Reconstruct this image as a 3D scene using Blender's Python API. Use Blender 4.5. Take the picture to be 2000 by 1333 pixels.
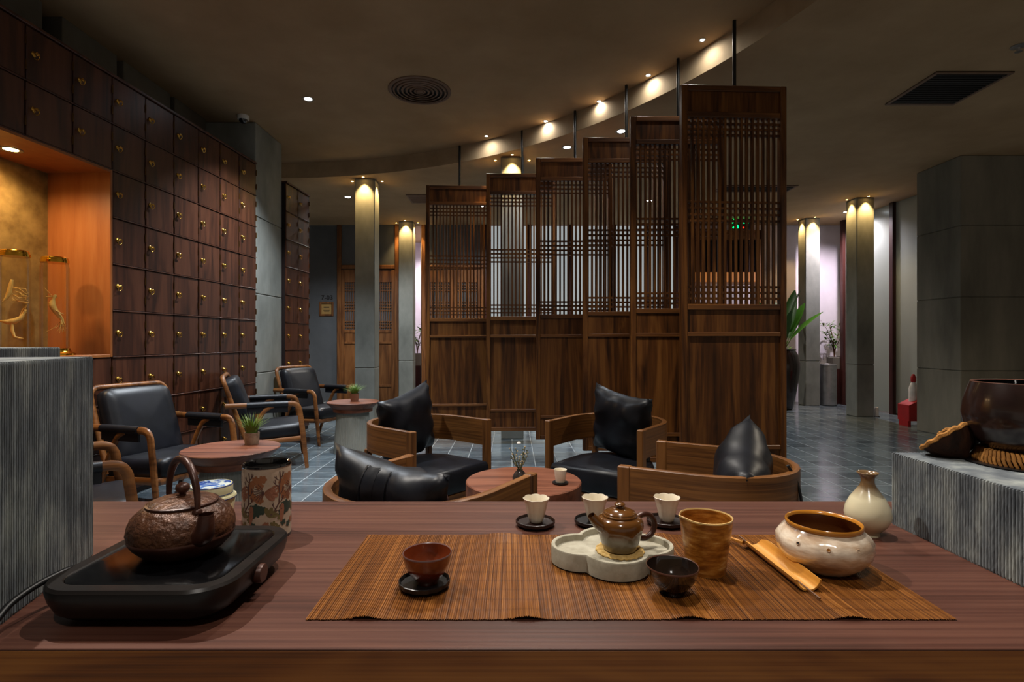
import bpy, bmesh, math, random
from mathutils import Vector, Matrix
random.seed(7)
R = math.radians
scene = bpy.context.scene
C = scene.collection
for o in list(bpy.data.objects):
    bpy.data.objects.remove(o)

# ---------------------------------------------------------------- camera, world, exposure
CAM_Z = 1.10
cd = bpy.data.cameras.new('camera')
cd.sensor_width = 36.0
cd.lens = 1060.0 / 2000.0 * 36.0
cd.shift_y = -0.00125
cd.clip_start = 0.02
cam = bpy.data.objects.new('camera', cd)
cam.location = (0, 0, CAM_Z)
cam.rotation_euler = (R(90), 0, 0)
C.objects.link(cam)
scene.camera = cam
scene.view_settings.view_transform = 'Standard'
scene.view_settings.look = 'None'
scene.view_settings.exposure = 0.82
scene.view_settings.gamma = 1.0
scene.view_settings.use_curve_mapping = False
cy = scene.cycles
cy.max_bounces, cy.diffuse_bounces, cy.glossy_bounces, cy.transmission_bounces, cy.transparent_max_bounces = 6, 3, 3, 3, 10
cy.caustics_reflective = cy.caustics_refractive = False
cy.use_adaptive_sampling = True
cy.adaptive_threshold = 0.02
world = bpy.data.worlds.new('world')
scene.world = world
world.use_nodes = True
bg = world.node_tree.nodes['Background']
bg.inputs['Color'].default_value = (1.0, 0.87, 0.72, 1)
bg.inputs['Strength'].default_value = 0.13
ZU, ZL, TZ = 3.31, 3.125, 0.75          # upper ceiling, lower ceiling, tea table top


# ---------------------------------------------------------------- materials
def lin(c):
    return tuple((x / 255.0 / 12.92) if x / 255.0 <= 0.04045 else ((x / 255.0 + 0.055) / 1.055) ** 2.4 for x in c) + (1.0,)


class NT:
    def __init__(s, name):
        s.m = bpy.data.materials.new(name)
        s.m.use_nodes = True
        s.t = s.m.node_tree
        s.b = s.t.nodes['Principled BSDF']
        s.out = s.t.nodes['Material Output']

    def n(s, kind, **kw):
        nd = s.t.nodes.new(kind)
        for k, v in kw.items():
            if k in nd.inputs.keys():
                nd.inputs[k].default_value = v
            else:
                setattr(nd, k, v)
        return nd

    def l(s, a, b):
        s.t.links.new(a, b)

    def ramp(s, fac, stops):
        r = s.t.nodes.new('ShaderNodeValToRGB')
        e = r.color_ramp.elements
        while len(e) < len(stops):
            e.new(0.5)
        for i, (p, c) in enumerate(stops):
            e[i].position = p
            e[i].color = c
        s.l(fac, r.inputs[0])
        return r.outputs[0]

    def bump(s, h, strength, dist=0.002):
        b = s.n('ShaderNodeBump', Strength=strength, Distance=dist)
        s.l(h, b.inputs['Height'])
        s.l(b.outputs[0], s.b.inputs['Normal'])


def coords(t, scale, rand=True, kind='Object'):
    tc = t.n('ShaderNodeTexCoord')
    mp = t.n('ShaderNodeMapping')
    mp.inputs['Scale'].default_value = scale
    if rand:
        oi = t.n('ShaderNodeObjectInfo')
        mul = t.n('ShaderNodeMath', operation='MULTIPLY')
        mul.inputs[1].default_value = 7.3
        t.l(oi.outputs['Random'], mul.inputs[0])
        cb = t.n('ShaderNodeCombineXYZ')
        for i in range(3):
            t.l(mul.outputs[0], cb.inputs[i])
        t.l(cb.outputs[0], mp.inputs['Location'])
    t.l(tc.outputs[kind], mp.inputs[0])
    return mp.outputs[0]


def wood(name, dark, mid, light, axis='z', fine=60.0, rough=0.45, bump=0.15, rand=True, spec=0.4, fig=.13, big=.45):
    t = NT(name)
    sc = {'x': (1.2, fine, fine), 'y': (fine, 1.2, fine), 'z': (fine, fine, 1.2), 'h': (1.2, 1.2, fine * 2.2)}[axis]
    s2 = {'x': (.5, 4.5, 4.5), 'y': (4.5, .5, 4.5), 'z': (4.5, 4.5, .5), 'h': (.6, .6, 9.0)}[axis]
    v1 = coords(t, sc, rand)
    v2 = coords(t, s2, rand)
    n1 = t.n('ShaderNodeTexNoise', Scale=1.0, Detail=5.0, Roughness=.6)
    t.l(v1, n1.inputs['Vector'])
    n2 = t.n('ShaderNodeTexNoise', Scale=1.0, Detail=4.0, Roughness=.55, Distortion=1.6)
    t.l(v2, n2.inputs['Vector'])
    # ring figure
    ws = t.n('ShaderNodeMath', operation='MULTIPLY')
    ws.inputs[1].default_value = 26.0
    t.l(n2.outputs[0], ws.inputs[0])
    sn = t.n('ShaderNodeMath', operation='SINE')
    t.l(ws.outputs[0], sn.inputs[0])
    mx = t.n('ShaderNodeMath', operation='MULTIPLY_ADD')
    mx.inputs[1].default_value = fig
    t.l(sn.outputs[0], mx.inputs[0])
    t.l(n1.outputs[0], mx.inputs[2])
    ad = t.n('ShaderNodeMath', operation='MULTIPLY_ADD')
    ad.inputs[1].default_value = big
    t.l(n2.outputs[0], ad.inputs[0])
    t.l(mx.outputs[0], ad.inputs[2])
    col = t.ramp(ad.outputs[0], [(0.40, lin(dark)), (0.70, lin(mid)), (1.0, lin(light))])
    t.l(col, t.b.inputs['Base Color'])
    t.b.inputs['Roughness'].default_value = rough
    t.b.inputs['Specular IOR Level'].default_value = spec
    t.bump(mx.outputs[0], bump, 0.001)
    return t.m


def mottled(name, stops, scale=6.0, rough=0.7, bump=0.2, detail=6.0, spec=0.3, metal=0.0, stretch=(1, 1, 1), bscale=None, bdist=.002, rand=True, coat=0.0):
    t = NT(name)
    v = coords(t, stretch, rand)
    n = t.n('ShaderNodeTexNoise', Scale=scale, Detail=detail, Roughness=.6)
    t.l(v, n.inputs['Vector'])
    t.l(t.ramp(n.outputs[0], [(p, lin(c)) for p, c in stops]), t.b.inputs['Base Color'])
    t.b.inputs['Roughness'].default_value = rough
    t.b.inputs['Specular IOR Level'].default_value = spec
    t.b.inputs['Metallic'].default_value = metal
    t.b.inputs['Coat Weight'].default_value = coat
    t.b.inputs['Coat Roughness'].default_value = .08
    if bump:
        nb = t.n('ShaderNodeTexNoise', Scale=bscale or scale * 8, Detail=3.0)
        t.l(v, nb.inputs['Vector'])
        t.bump(nb.outputs[0], bump, bdist)
    return t.m


def plain(name, c, rough=.5, metal=0.0, spec=.5, coat=0.0):
    return mottled(name, [(.3, tuple(int(x * .9) for x in c)), (.7, c)], 14, rough, .03, 2, spec, metal, coat=coat)


def emit(name, c, strength):
    t = NT(name)
    t.b.inputs['Base Color'].default_value = (0.02, 0.02, 0.02, 1)
    t.b.inputs['Emission Color'].default_value = lin(c)
    t.b.inputs['Emission Strength'].default_value = strength
    return t.m


def glassy(name, tint, refl=0.06, rough=0.02, haze=0.0, hazec=(200, 200, 200)):
    t = NT(name)
    tr = t.n('ShaderNodeBsdfTransparent')
    tr.inputs[0].default_value = lin(tint)
    gl = t.n('ShaderNodeBsdfGlossy')
    gl.inputs['Roughness'].default_value = rough
    lw = t.n('ShaderNodeLayerWeight')
    lw.inputs['Blend'].default_value = 0.25
    ma = t.n('ShaderNodeMath', operation='MULTIPLY_ADD')
    ma.inputs[1].default_value = 0.5
    ma.inputs[2].default_value = refl
    t.l(lw.outputs['Fresnel'], ma.inputs[0])
    mix = t.n('ShaderNodeMixShader')
    t.l(ma.outputs[0], mix.inputs[0])
    t.l(tr.outputs[0], mix.inputs[1])
    t.l(gl.outputs[0], mix.inputs[2])
    last = mix
    if haze:
        df = t.n('ShaderNodeBsdfDiffuse')
        df.inputs[0].default_value = lin(hazec)
        tl = t.n('ShaderNodeBsdfTranslucent')
        tl.inputs[0].default_value = lin(hazec)
        m2 = t.n('ShaderNodeMixShader')
        m2.inputs[0].default_value = .5
        t.l(df.outputs[0], m2.inputs[1])
        t.l(tl.outputs[0], m2.inputs[2])
        m3 = t.n('ShaderNodeMixShader')
        m3.inputs[0].default_value = haze
        t.l(mix.outputs[0], m3.inputs[1])
        t.l(m2.outputs[0], m3.inputs[2])
        last = m3
    t.l(last.outputs[0], t.out.inputs['Surface'])
    return t.m


def tile_mat(name, size):
    t = NT(name)
    g = t.n('ShaderNodeNewGeometry')
    mp = t.n('ShaderNodeVectorMath', operation='DIVIDE')
    mp.inputs[1].default_value = (size, size, 10)
    t.l(g.outputs['Position'], mp.inputs[0])
    fl = t.n('ShaderNodeVectorMath', operation='FLOOR')
    t.l(mp.outputs[0], fl.inputs[0])
    wn = t.n('ShaderNodeTexWhiteNoise', noise_dimensions='3D')
    t.l(fl.outputs[0], wn.inputs['Vector'])
    ms = t.n('ShaderNodeMapping')
    ms.inputs['Scale'].default_value = (3.5, 13, 1)
    t.l(g.outputs['Position'], ms.inputs[0])
    n = t.n('ShaderNodeTexNoise', Scale=1.0, Detail=7.0, Roughness=.65, Distortion=.7)
    t.l(ms.outputs[0], n.inputs['Vector'])
    ad = t.n('ShaderNodeMath', operation='MULTIPLY_ADD')
    ad.inputs[1].default_value = 0.28
    t.l(wn.outputs['Value'], ad.inputs[0])
    t.l(n.outputs[0], ad.inputs[2])
    t.l(t.ramp(ad.outputs[0], [(.35, lin((58, 66, 72))), (.62, lin((84, 95, 102))), (.95, lin((112, 122, 126)))]), t.b.inputs['Base Color'])
    t.l(t.ramp(n.outputs[0], [(.2, (.08, .08, .08, 1)), (.8, (.22, .22, .22, 1))]), t.b.inputs['Roughness'])
    t.b.inputs['Specular IOR Level'].default_value = .55
    t.bump(n.outputs[0], .35, .002)
    return t.m


M = {}
M['table'] = wood('table_wood', (48, 26, 18), (78, 46, 36), (98, 63, 50), 'x', 150, .42, .25, fig=.06, spec=.35)
M['apron'] = wood('apron_wood', (50, 22, 4), (112, 62, 17), (140, 86, 32), 'x', 190, .5, .3, fig=.2)
M['screen'] = wood('screen_wood', (38, 18, 5), (84, 48, 18), (114, 72, 31), 'z', 26, .42, .12, spec=.28)
M['screenx'] = wood('screen_rail_wood', (42, 20, 6), (88, 51, 20), (114, 71, 31), 'x', 34, .42, .12)
M['chair'] = wood('chair_wood', (62, 34, 11), (106, 66, 29), (130, 85, 41), 'h', 50, .42, .1, fig=.06, big=.35)
M['chairz'] = wood('chair_leg_wood', (60, 33, 11), (104, 64, 28), (126, 82, 40), 'z', 50, .42, .1)
M['lounge'] = wood('lounge_wood', (64, 35, 12), (112, 68, 32), (136, 88, 46), 'y', 40, .4, .1)
M['cab'] = wood('cabinet_wood', (38, 18, 10), (68, 36, 22), (84, 48, 31), 'z', 18, .38, .12)
M['cabdark'] = wood('cabinet_carcass_wood', (14, 6, 5), (24, 12, 10), (34, 18, 16), 'z', 18, .6, .1)
M['rtable'] = wood('round_table_wood', (66, 33, 19), (104, 58, 38), (122, 74, 52), 'x', 30, .45, .1)
M['door'] = wood('door_wood', (70, 38, 14), (118, 72, 34), (140, 92, 50), 'z', 30, .5, .1)
M['darkwood'] = wood('dark_post_wood', (34, 12, 9), (58, 24, 20), (72, 36, 30), 'z', 30, .45, .1)
M['leather'] = mottled('black_leather', [(.3, (12, 13, 17)), (.7, (21, 23, 30))], 8, .40, .12, 3, .32, bscale=220, bdist=.0006)
M['concrete'] = mottled('concrete', [(.25, (96, 98, 93)), (.5, (126, 128, 122)), (.75, (150, 151, 144))], 2.2, .75, .25, 9, .25, stretch=(1, 1, .55), bscale=30, rand=False)
M['concretedark'] = mottled('dark_concrete', [(.25, (88, 85, 76)), (.5, (116, 112, 100)), (.75, (138, 132, 118))], 1.8, .75, .2, 9, .25, stretch=(1.6, 1.6, .4), bscale=30, rand=False)
M['plaster'] = mottled('ceiling_plaster', [(.3, (158, 130, 98)), (.7, (182, 154, 120))], 1.3, .85, .12, 8, .15, bscale=14)
M['fascia'] = mottled('fascia_plaster', [(.3, (150, 130, 102)), (.7, (180, 158, 128))], 3, .8, .15, 8, .2, bscale=20)
M['grey'] = mottled('grey_panel', [(.3, (84, 86, 89)), (.7, (98, 100, 103))], 2, .22, .02, 4, .4)
M['white'] = mottled('white_wall', [(.3, (206, 196, 204)), (.7, (222, 213, 220))], 2, .8, .05, 4, .2)
M['darkgap'] = plain('dark_gap', (12, 12, 15), .9, spec=.1)
M['bandwall'] = mottled('band_concrete', [(.3, (80, 76, 68)), (.7, (108, 103, 92))], 2, .85, .1, 7, .2)
M['tile'] = tile_mat('slate_tile', 0.205)
M['grout'] = plain('grout', (158, 164, 166), .9, spec=.2)
M['stone'] = mottled('ribbed_stone', [(.28, (66, 72, 80)), (.5, (108, 114, 118)), (.72, (160, 165, 160))], 16, .8, .5, 8, .3, stretch=(1, 1, .4), bscale=260, bdist=.0012)
M['orange'] = wood('niche_orange_wood', (118, 62, 26), (144, 84, 40), (156, 98, 52), 'z', 14, .4, .02, fig=.03)
M['mustard'] = mottled('niche_back_cloth', [(.3, (104, 80, 40)), (.7, (150, 122, 70))], 9, .6, .3, 8, .3, bscale=90)
M['brass'] = plain('brass', (206, 160, 74), .25, 1.0)
M['oldbrass'] = plain('aged_brass', (92, 66, 34), .45, 1.0)
M['gold'] = plain('gold_lid', (230, 176, 60), .14, 1.0)
M['black'] = plain('black_metal', (14, 14, 15), .4)
M['blackgloss'] = plain('black_gloss', (10, 10, 11), .08, coat=.6)
M['stovetop'] = plain('stove_glass', (7, 7, 8), .16, spec=.22)
M['stovebody'] = wood('stove_body_lacquer', (10, 8, 7), (18, 14, 12), (27, 21, 18), 'x', 40, .36, .1, spec=.3)
M['steel'] = plain('brushed_steel', (190, 190, 192), .38, 1.0)
M['iron'] = mottled('cast_iron_brown', [(.3, (48, 26, 16)), (.55, (84, 50, 30)), (.75, (116, 78, 48))], 45, .42, .9, 6, .45, .25, bscale=120, bdist=.004)
M['ironsmooth'] = mottled('iron_smooth', [(.3, (48, 24, 18)), (.7, (80, 46, 34))], 20, .35, .12, 4, .5, .25)
M['mat'] = None
M['coaster'] = plain('coaster_dark_wood', (34, 18, 16), .35)
M['coasterblack'] = plain('coaster_black', (20, 17, 18), .35)
M['porcelain'] = mottled('cream_porcelain', [(.3, (222, 210, 186)), (.7, (238, 230, 212))], 20, .18, .03, 3, .5, coat=.4)
M['redclay'] = mottled('red_glaze', [(.3, (92, 38, 18)), (.7, (140, 66, 34))], 14, .16, .05, 4, .5, coat=.5)
M['redrim'] = plain('red_glaze_rim', (120, 88, 84), .3)
M['tenmoku'] = mottled('black_glaze', [(.3, (16, 12, 11)), (.7, (40, 28, 22))], 18, .1, .04, 5, .6, coat=.6)
M['tenmokurim'] = plain('black_glaze_rim', (92, 58, 46), .3)
M['tray'] = mottled('tray_concrete', [(.25, (128, 122, 104)), (.5, (164, 158, 140)), (.75, (186, 181, 164))], 30, .8, .3, 8, .25, bscale=200, bdist=.0008)
M['straw'] = mottled('straw', [(.3, (186, 146, 78)), (.7, (226, 194, 128))], 120, .8, .8, 4, .2, bscale=300, bdist=.001)
M['teapot'] = None
M['amber'] = mottled('amber_glaze', [(.34, (112, 62, 16)), (.48, (150, 90, 28)), (.60, (178, 120, 50)), (.72, (206, 168, 108))], 34, .3, .35, 8, .4, stretch=(1, 1, 4), bscale=60, bdist=.0008, coat=.25)
M['amberrim'] = plain('amber_rim', (224, 186, 120), .25)
M['bamboo'] = wood('bamboo', (150, 92, 26), (190, 130, 50), (212, 156, 76), 'y', 160, .4, .1)
M['twig'] = plain('twig', (96, 56, 22), .6)
M['potglaze'] = mottled('round_pot_glaze', [(.25, (120, 88, 70)), (.46, (186, 158, 130)), (.66, (236, 222, 202))], 30, .16, .4, 5, .5, stretch=(.45, .45, 1.6), bscale=26, bdist=.004, coat=.6)
M['potrim'] = plain('round_pot_rim', (186, 120, 38), .2, coat=.5)
M['potin'] = plain('round_pot_inside', (110, 66, 30), .25)
M['vase'] = None
M['rope'] = mottled('rope', [(.3, (104, 66, 26)), (.7, (164, 112, 54))], 60, .75, .8, 5, .2, bscale=200, bdist=.001)
M['darkpot'] = mottled('dark_bronze_pot', [(.3, (20, 12, 10)), (.6, (36, 22, 19)), (.8, (66, 50, 48))], 12, .22, .1, 6, .5, coat=.3)
M['pod'] = mottled('lotus_pod', [(.3, (26, 14, 9)), (.7, (64, 36, 20))], 12, .7, .7, 6, .2, stretch=(4, 4, 1), bscale=40)
M['podrim'] = mottled('lotus_rim', [(.3, (120, 78, 34)), (.7, (190, 134, 70))], 60, .8, .8, 5, .2)
M['canister'] = mottled('canister_cloth', [(.3, (168, 148, 128)), (.7, (188, 168, 148))], 40, .6, .2, 4, .3, bscale=300, bdist=.0004)
M['print_orange'] = plain('print_orange', (150, 96, 62), .6)
M['print_red'] = plain('print_red', (150, 98, 74), .6)
M['print_green'] = plain('print_green', (52, 66, 56), .6)
M['print_olive'] = plain('print_olive', (112, 98, 60), .6)
M['print_brown'] = plain('print_brown', (86, 58, 54), .6)
M['celadon'] = mottled('jar_cream', [(.3, (190, 184, 144)), (.7, (214, 208, 172))], 12, .18, .02, 3, .5, coat=.4)
M['jarblue'] = plain('jar_blue_line', (44, 62, 120), .25)
M['clay'] = mottled('clay_pot', [(.3, (120, 100, 84)), (.7, (170, 150, 130))], 30, .8, .3, 5, .2)
M['terracotta'] = plain('terracotta', (136, 92, 70), .8)
M['grass'] = plain('grass_green', (104, 128, 44), .5)
M['grass2'] = plain('grass_lime', (106, 140, 60), .5)
M['leaf'] = plain('leaf_green', (52, 104, 28), .35)
M['leaf2'] = plain('leaf_light_green', (84, 124, 44), .45)
M['soil'] = plain('soil', (38, 28, 20), .9)
M['dryflower'] = plain('dry_flower', (190, 170, 130), .8)
M['drystem'] = plain('dry_stem', (72, 74, 40), .8)
M['red'] = plain('red_enamel', (170, 18, 20), .35)
M['tagwhite'] = plain('white_paint', (214, 210, 204), .5)
M['smoke'] = glassy('smoked_glass', (120, 105, 100), .08, .05, .35, (110, 100, 96))
M['jarglass'] = glassy('jar_glass', (252, 247, 236), .015)
M['frost'] = glassy('frosted_glass', (225, 228, 222), .05, .25, .55, (196, 202, 196))
M['ginseng'] = mottled('ginseng_root', [(.3, (226, 170, 76)), (.7, (250, 214, 130))], 18, .5, .3, 5, .4)
M['ventbrown'] = plain('vent_brown', (118, 92, 74), .6)
M['ventdark'] = plain('vent_dark', (22, 20, 19), .7)
M['trim'] = plain('light_trim', (120, 104, 84), .5)
M['plaque'] = plain('plaque_cream', (176, 138, 78), .5)
M['ink'] = plain('ink', (28, 20, 16), .7)
M['cool'] = emit('lamp_cool', (232, 242, 255), 30)
M['warm'] = emit('lamp_warm', (255, 196, 110), 40)
M['exitgreen'] = emit('exit_green', (0, 255, 110), 2.2)
M['exitred'] = emit('indicator_red', (255, 40, 20), 2.0)
M['backlit'] = emit('backlit_frosted', (200, 206, 206), 0.33)
M['shelfglow'] = emit('shelf_light_glow', (226, 140, 70), 0.28)  # glow in the material stands in for warm light on the shelf


def mat_slats():
    t = NT('bamboo_mat')
    tc = t.n('ShaderNodeTexCoord')
    mp = t.n('ShaderNodeMapping')
    mp.inputs['Scale'].default_value = (330, 3, 1)
    t.l(tc.outputs['Object'], mp.inputs[0])
    n = t.n('ShaderNodeTexNoise', Scale=1.0, Detail=3.0, Roughness=.5)
    t.l(mp.outputs[0], n.inputs['Vector'])
    m2 = t.n('ShaderNodeMapping')
    m2.inputs['Scale'].default_value = (14, 1.2, 1)
    t.l(tc.outputs['Object'], m2.inputs[0])
    n2 = t.n('ShaderNodeTexNoise', Scale=1.0, Detail=3.0)
    t.l(m2.outputs[0], n2.inputs['Vector'])
    ad = t.n('ShaderNodeMath', operation='MULTIPLY_ADD')
    ad.inputs[1].default_value = .4
    t.l(n2.outputs[0], ad.inputs[0])
    t.l(n.outputs[0], ad.inputs[2])
    # sewing threads across the slats
    wv = t.n('ShaderNodeTexWave', wave_type='BANDS', bands_direction='Y')
    wv.inputs['Scale'].default_value = 11
    t.l(tc.outputs['Object'], wv.inputs['Vector'])
    col = t.ramp(ad.outputs[0], [(.42, lin((62, 31, 7))), (.70, lin((108, 62, 17))), (.98, lin((160, 104, 46)))])
    mx = t.n('ShaderNodeMixRGB', blend_type='MULTIPLY')
    t.l(t.ramp(wv.outputs['Fac'], [(0, (1, 1, 1, 1)), (.9, (1, 1, 1, 1)), (.97, (.75, .7, .66, 1))]), mx.inputs[2])
    mx.inputs[0].default_value = 1
    t.l(col, mx.inputs[1])
    t.l(mx.outputs[0], t.b.inputs['Base Color'])
    t.b.inputs['Roughness'].default_value = .38
    t.bump(n.outputs[0], .5, .001)
    return t.m


def two_tone(name, lowc, highc, z0, z1, rough, coat=.5, noise=.25, nscale=22):
    """glaze whose colour changes with height on the pot (dipped glaze line)"""
    t = NT(name)
    tc = t.n('ShaderNodeTexCoord')
    sp = t.n('ShaderNodeSeparateXYZ')
    t.l(tc.outputs['Object'], sp.inputs[0])
    mr = t.n('ShaderNodeMapRange')
    mr.inputs['From Min'].default_value = z0
    mr.inputs['From Max'].default_value = z1
    t.l(sp.outputs['Z'], mr.inputs[0])
    n = t.n('ShaderNodeTexNoise', Scale=nscale, Detail=5.0)
    t.l(tc.outputs['Object'], n.inputs['Vector'])
    ad = t.n('ShaderNodeMath', operation='MULTIPLY_ADD')
    ad.inputs[1].default_value = noise
    t.l(n.outputs[0], ad.inputs[0])
    t.l(mr.outputs[0], ad.inputs[2])
    t.l(t.ramp(ad.outputs[0], [(.3, lin(lowc)), (.75, lin(highc))]), t.b.inputs['Base Color'])
    t.b.inputs['Roughness'].default_value = rough
    t.b.inputs['Coat Weight'].default_value = coat
    t.b.inputs['Coat Roughness'].default_value = .06
    t.bump(n.outputs[0], .06, .001)
    return t.m


def blue_brush():
    t = NT('blue_brushwork')
    v = coords(t, (1, 1, 1), False)
    n = t.n('ShaderNodeTexNoise', Scale=38.0, Detail=5.0, Distortion=1.2)
    t.l(v, n.inputs['Vector'])
    t.l(t.ramp(n.outputs[0], [(.42, lin((40, 72, 150))), (.5, lin((96, 128, 182))), (.56, lin((196, 206, 204)))]), t.b.inputs['Base Color'])
    t.b.inputs['Roughness'].default_value = .18
    return t.m


M['mat'] = mat_slats()
M['teapot'] = two_tone('teapot_glaze', (104, 90, 70), (94, 58, 24), .016, .034, .16)
M['vase'] = two_tone('bottle_glaze', (212, 202, 170), (116, 90, 60), .06, .105, .2, .5, .3, 30)
M['bluelid'] = blue_brush()


# ---------------------------------------------------------------- mesh building
class MB:
    def __init__(s):
        s.v, s.f = [], []

    def add(s, vs, fs):
        b = len(s.v)
        s.v += [tuple(p) for p in vs]
        s.f += [tuple(i + b for i in f) for f in fs]
        return s

    def box(s, x0, x1, y0, y1, z0, z1, c=0.0, mtx=None):
        if x0 > x1: x0, x1 = x1, x0
        if y0 > y1: y0, y1 = y1, y0
        if z0 > z1: z0, z1 = z1, z0
        c = min(c, (x1 - x0) * .45, (y1 - y0) * .45, (z1 - z0) * .45)
        lo, hi = (x0, y0, z0), (x1, y1, z1)
        if c <= 0:
            vs = [(lo[0] if i & 1 == 0 else hi[0], lo[1] if i & 2 == 0 else hi[1], lo[2] if i & 4 == 0 else hi[2]) for i in range(8)]
            fs = [(0, 2, 3, 1), (4, 5, 7, 6), (0, 1, 5, 4), (2, 6, 7, 3), (0, 4, 6, 2), (1, 3, 7, 5)]
        else:
            vs, idx = [], {}
            for i in range(8):
                bits = (i & 1, (i >> 1) & 1, (i >> 2) & 1)
                for a in range(3):                       # vertex lying on the face of axis a
                    p = []
                    for k in range(3):
                        e = hi[k] if bits[k] else lo[k]
                        p.append(e if k == a else (e - c if bits[k] else e + c))
                    idx[(bits, a)] = len(vs)
                    vs.append(p)
            fs = []
            for a in range(3):
                u, w = [k for k in range(3) if k != a]
                for sgn in (0, 1):
                    q = []
                    for bu, bw in ((0, 0), (1, 0), (1, 1), (0, 1)):
                        b = [0, 0, 0]; b[a] = sgn; b[u] = bu; b[w] = bw
                        q.append(idx[(tuple(b), a)])
                    fs.append(q)
            for e in range(3):                           # edges along axis e
                u, w = [k for k in range(3) if k != e]
                for bu in (0, 1):
                    for bw in (0, 1):
                        b0 = [0, 0, 0]; b0[u] = bu; b0[w] = bw
                        b1 = list(b0); b1[e] = 1
                        fs.append((idx[(tuple(b0), u)], idx[(tuple(b1), u)], idx[(tuple(b1), w)], idx[(tuple(b0), w)]))
            for i in range(8):
                bits = (i & 1, (i >> 1) & 1, (i >> 2) & 1)
                fs.append(tuple(idx[(bits, a)] for a in range(3)))
        if mtx is not None:
            vs = [mtx @ Vector(p) for p in vs]
        return s.add(vs, fs)

    def tube(s, pts, r, n=8, sx=1.0, sy=1.0, cap=True, up=None, closed=False):
        pts = [Vector(p) for p in pts]
        m = len(pts)
        rs = r if isinstance(r, (list, tuple)) else [r] * m
        vs, fs = [], []
        prev = None
        for i, p in enumerate(pts):
            a = pts[(i - 1) % m] if (closed or i > 0) else p
            b = pts[(i + 1) % m] if (closed or i < m - 1) else p
            t = (b - a).normalized()
            if prev is None:
                u = Vector(up) if up is not None else (Vector((0, 0, 1)) if abs(t.z) < .9 else Vector((1, 0, 0)))
            else:
                u = prev
            u = (u - t * u.dot(t)).normalized()
            prev = u
            w = t.cross(u)
            for k in range(n):
                an = 2 * math.pi * (k + .5) / n
                vs.append(p + (w * math.cos(an) * sx + u * math.sin(an) * sy) * rs[i])
        rng = m if closed else m - 1
        for i in range(rng):
            j = (i + 1) % m
            for k in range(n):
                k2 = (k + 1) % n
                fs.append((i * n + k, i * n + k2, j * n + k2, j * n + k))
        if cap and not closed:
            fs.append(tuple(range(n))[::-1])
            fs.append(tuple((m - 1) * n + k for k in range(n)))
        return s.add(vs, fs)

    def lathe(s, prof, n=32, c=(0, 0, 0), fn=None, mtx=None):
        vs, fs, rings = [], [], []
        for (r, z) in prof:
            if r < 1e-6:
                rings.append([len(vs)])
                vs.append(Vector((c[0], c[1], c[2] + z)))
            else:
                ring = []
                for k in range(n):
                    a = 2 * math.pi * k / n
                    rr, zz = fn(a, r, z) if fn else (r, z)
                    ring.append(len(vs))
                    vs.append(Vector((c[0] + rr * math.cos(a), c[1] + rr * math.sin(a), c[2] + zz)))
                rings.append(ring)
        for a, b in zip(rings[:-1], rings[1:]):
            if len(a) == 1 and len(b) == 1:
                continue
            for k in range(n):
                k2 = (k + 1) % n
                if len(a) == 1:
                    fs.append((a[0], b[k2], b[k]))
                elif len(b) == 1:
                    fs.append((a[k], a[k2], b[0]))
                else:
                    fs.append((a[k], a[k2], b[k2], b[k]))
        if mtx is not None:
            vs = [mtx @ p for p in vs]
        return s.add(vs, fs)

    def prism(s, outline, z0, z1, inset=0.0):
        n = len(outline)
        vs = [(x, y, z0) for x, y in outline] + [(x, y, z1) for x, y in outline]
        fs = [tuple(range(n))[::-1], tuple(range(n, 2 * n))]
        for i in range(n):
            j = (i + 1) % n
            fs.append((i, j, n + j, n + i))
        return s.add(vs, fs)

    def rings(s, loops, cap0=True, cap1=True):
        n = len(loops[0])
        vs = [p for lp in loops for p in lp]
        fs = []
        for i in range(len(loops) - 1):
            for k in range(n):
                k2 = (k + 1) % n
                fs.append((i * n + k, i * n + k2, (i + 1) * n + k2, (i + 1) * n + k))
        if cap0: fs.append(tuple(range(n))[::-1])
        if cap1: fs.append(tuple((len(loops) - 1) * n + k for k in range(n)))
        return s.add(vs, fs)

    def mesh(s, name, mat, smooth=None):
        me = bpy.data.meshes.new(name)
        me.from_pydata(s.v, [], s.f)
        bm = bmesh.new()
        bm.from_mesh(me)
        bmesh.ops.recalc_face_normals(bm, faces=bm.faces)
        bm.to_mesh(me)
        bm.free()
        me.materials.append(mat)
        if smooth:
            me.shade_smooth()
            me.set_sharp_from_angle(angle=R(smooth))
        me.update()
        return me

    def build(s, name, mat, parent=None, smooth=None):
        return put(name, s.mesh(name, mat, smooth), parent)


def put(name, me, parent=None, loc=None, rz=None, label=None):
    o = bpy.data.objects.new(name, me)
    C.objects.link(o)
    if parent is not None:
        o.parent = parent
    if loc is not None:
        o.location = loc
    if rz is not None:
        o.rotation_euler = (0, 0, rz)
    if label:
        o['label'] = label
    return o


def tag(o, label, cat, group=None, kind=None):
    o['label'] = label
    o['category'] = cat
    if group: o['group'] = group
    if kind: o['kind'] = kind
    return o


def thing(name, label, cat, loc=(0, 0, 0), rz=0.0, group=None):
    o = bpy.data.objects.new(name, None)
    o.empty_display_size = .05
    C.objects.link(o)
    o.location = loc
    o.rotation_euler = (0, 0, rz)
    return tag(o, label, cat, group)


def struct(o, label=None):
    o['kind'] = 'structure'
    if label: o['label'] = label
    return o


def sempty(name, loc=(0, 0, 0), rz=0.0, label=None):
    o = bpy.data.objects.new(name, None)
    C.objects.link(o)
    o.location = loc
    o.rotation_euler = (0, 0, rz)
    return struct(o, label)


def copy_tree(o, parent=None):
    c = o.copy()
    C.objects.link(c)
    c.parent = parent
    for ch in o.children:
        copy_tree(ch, c)
    return c


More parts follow.
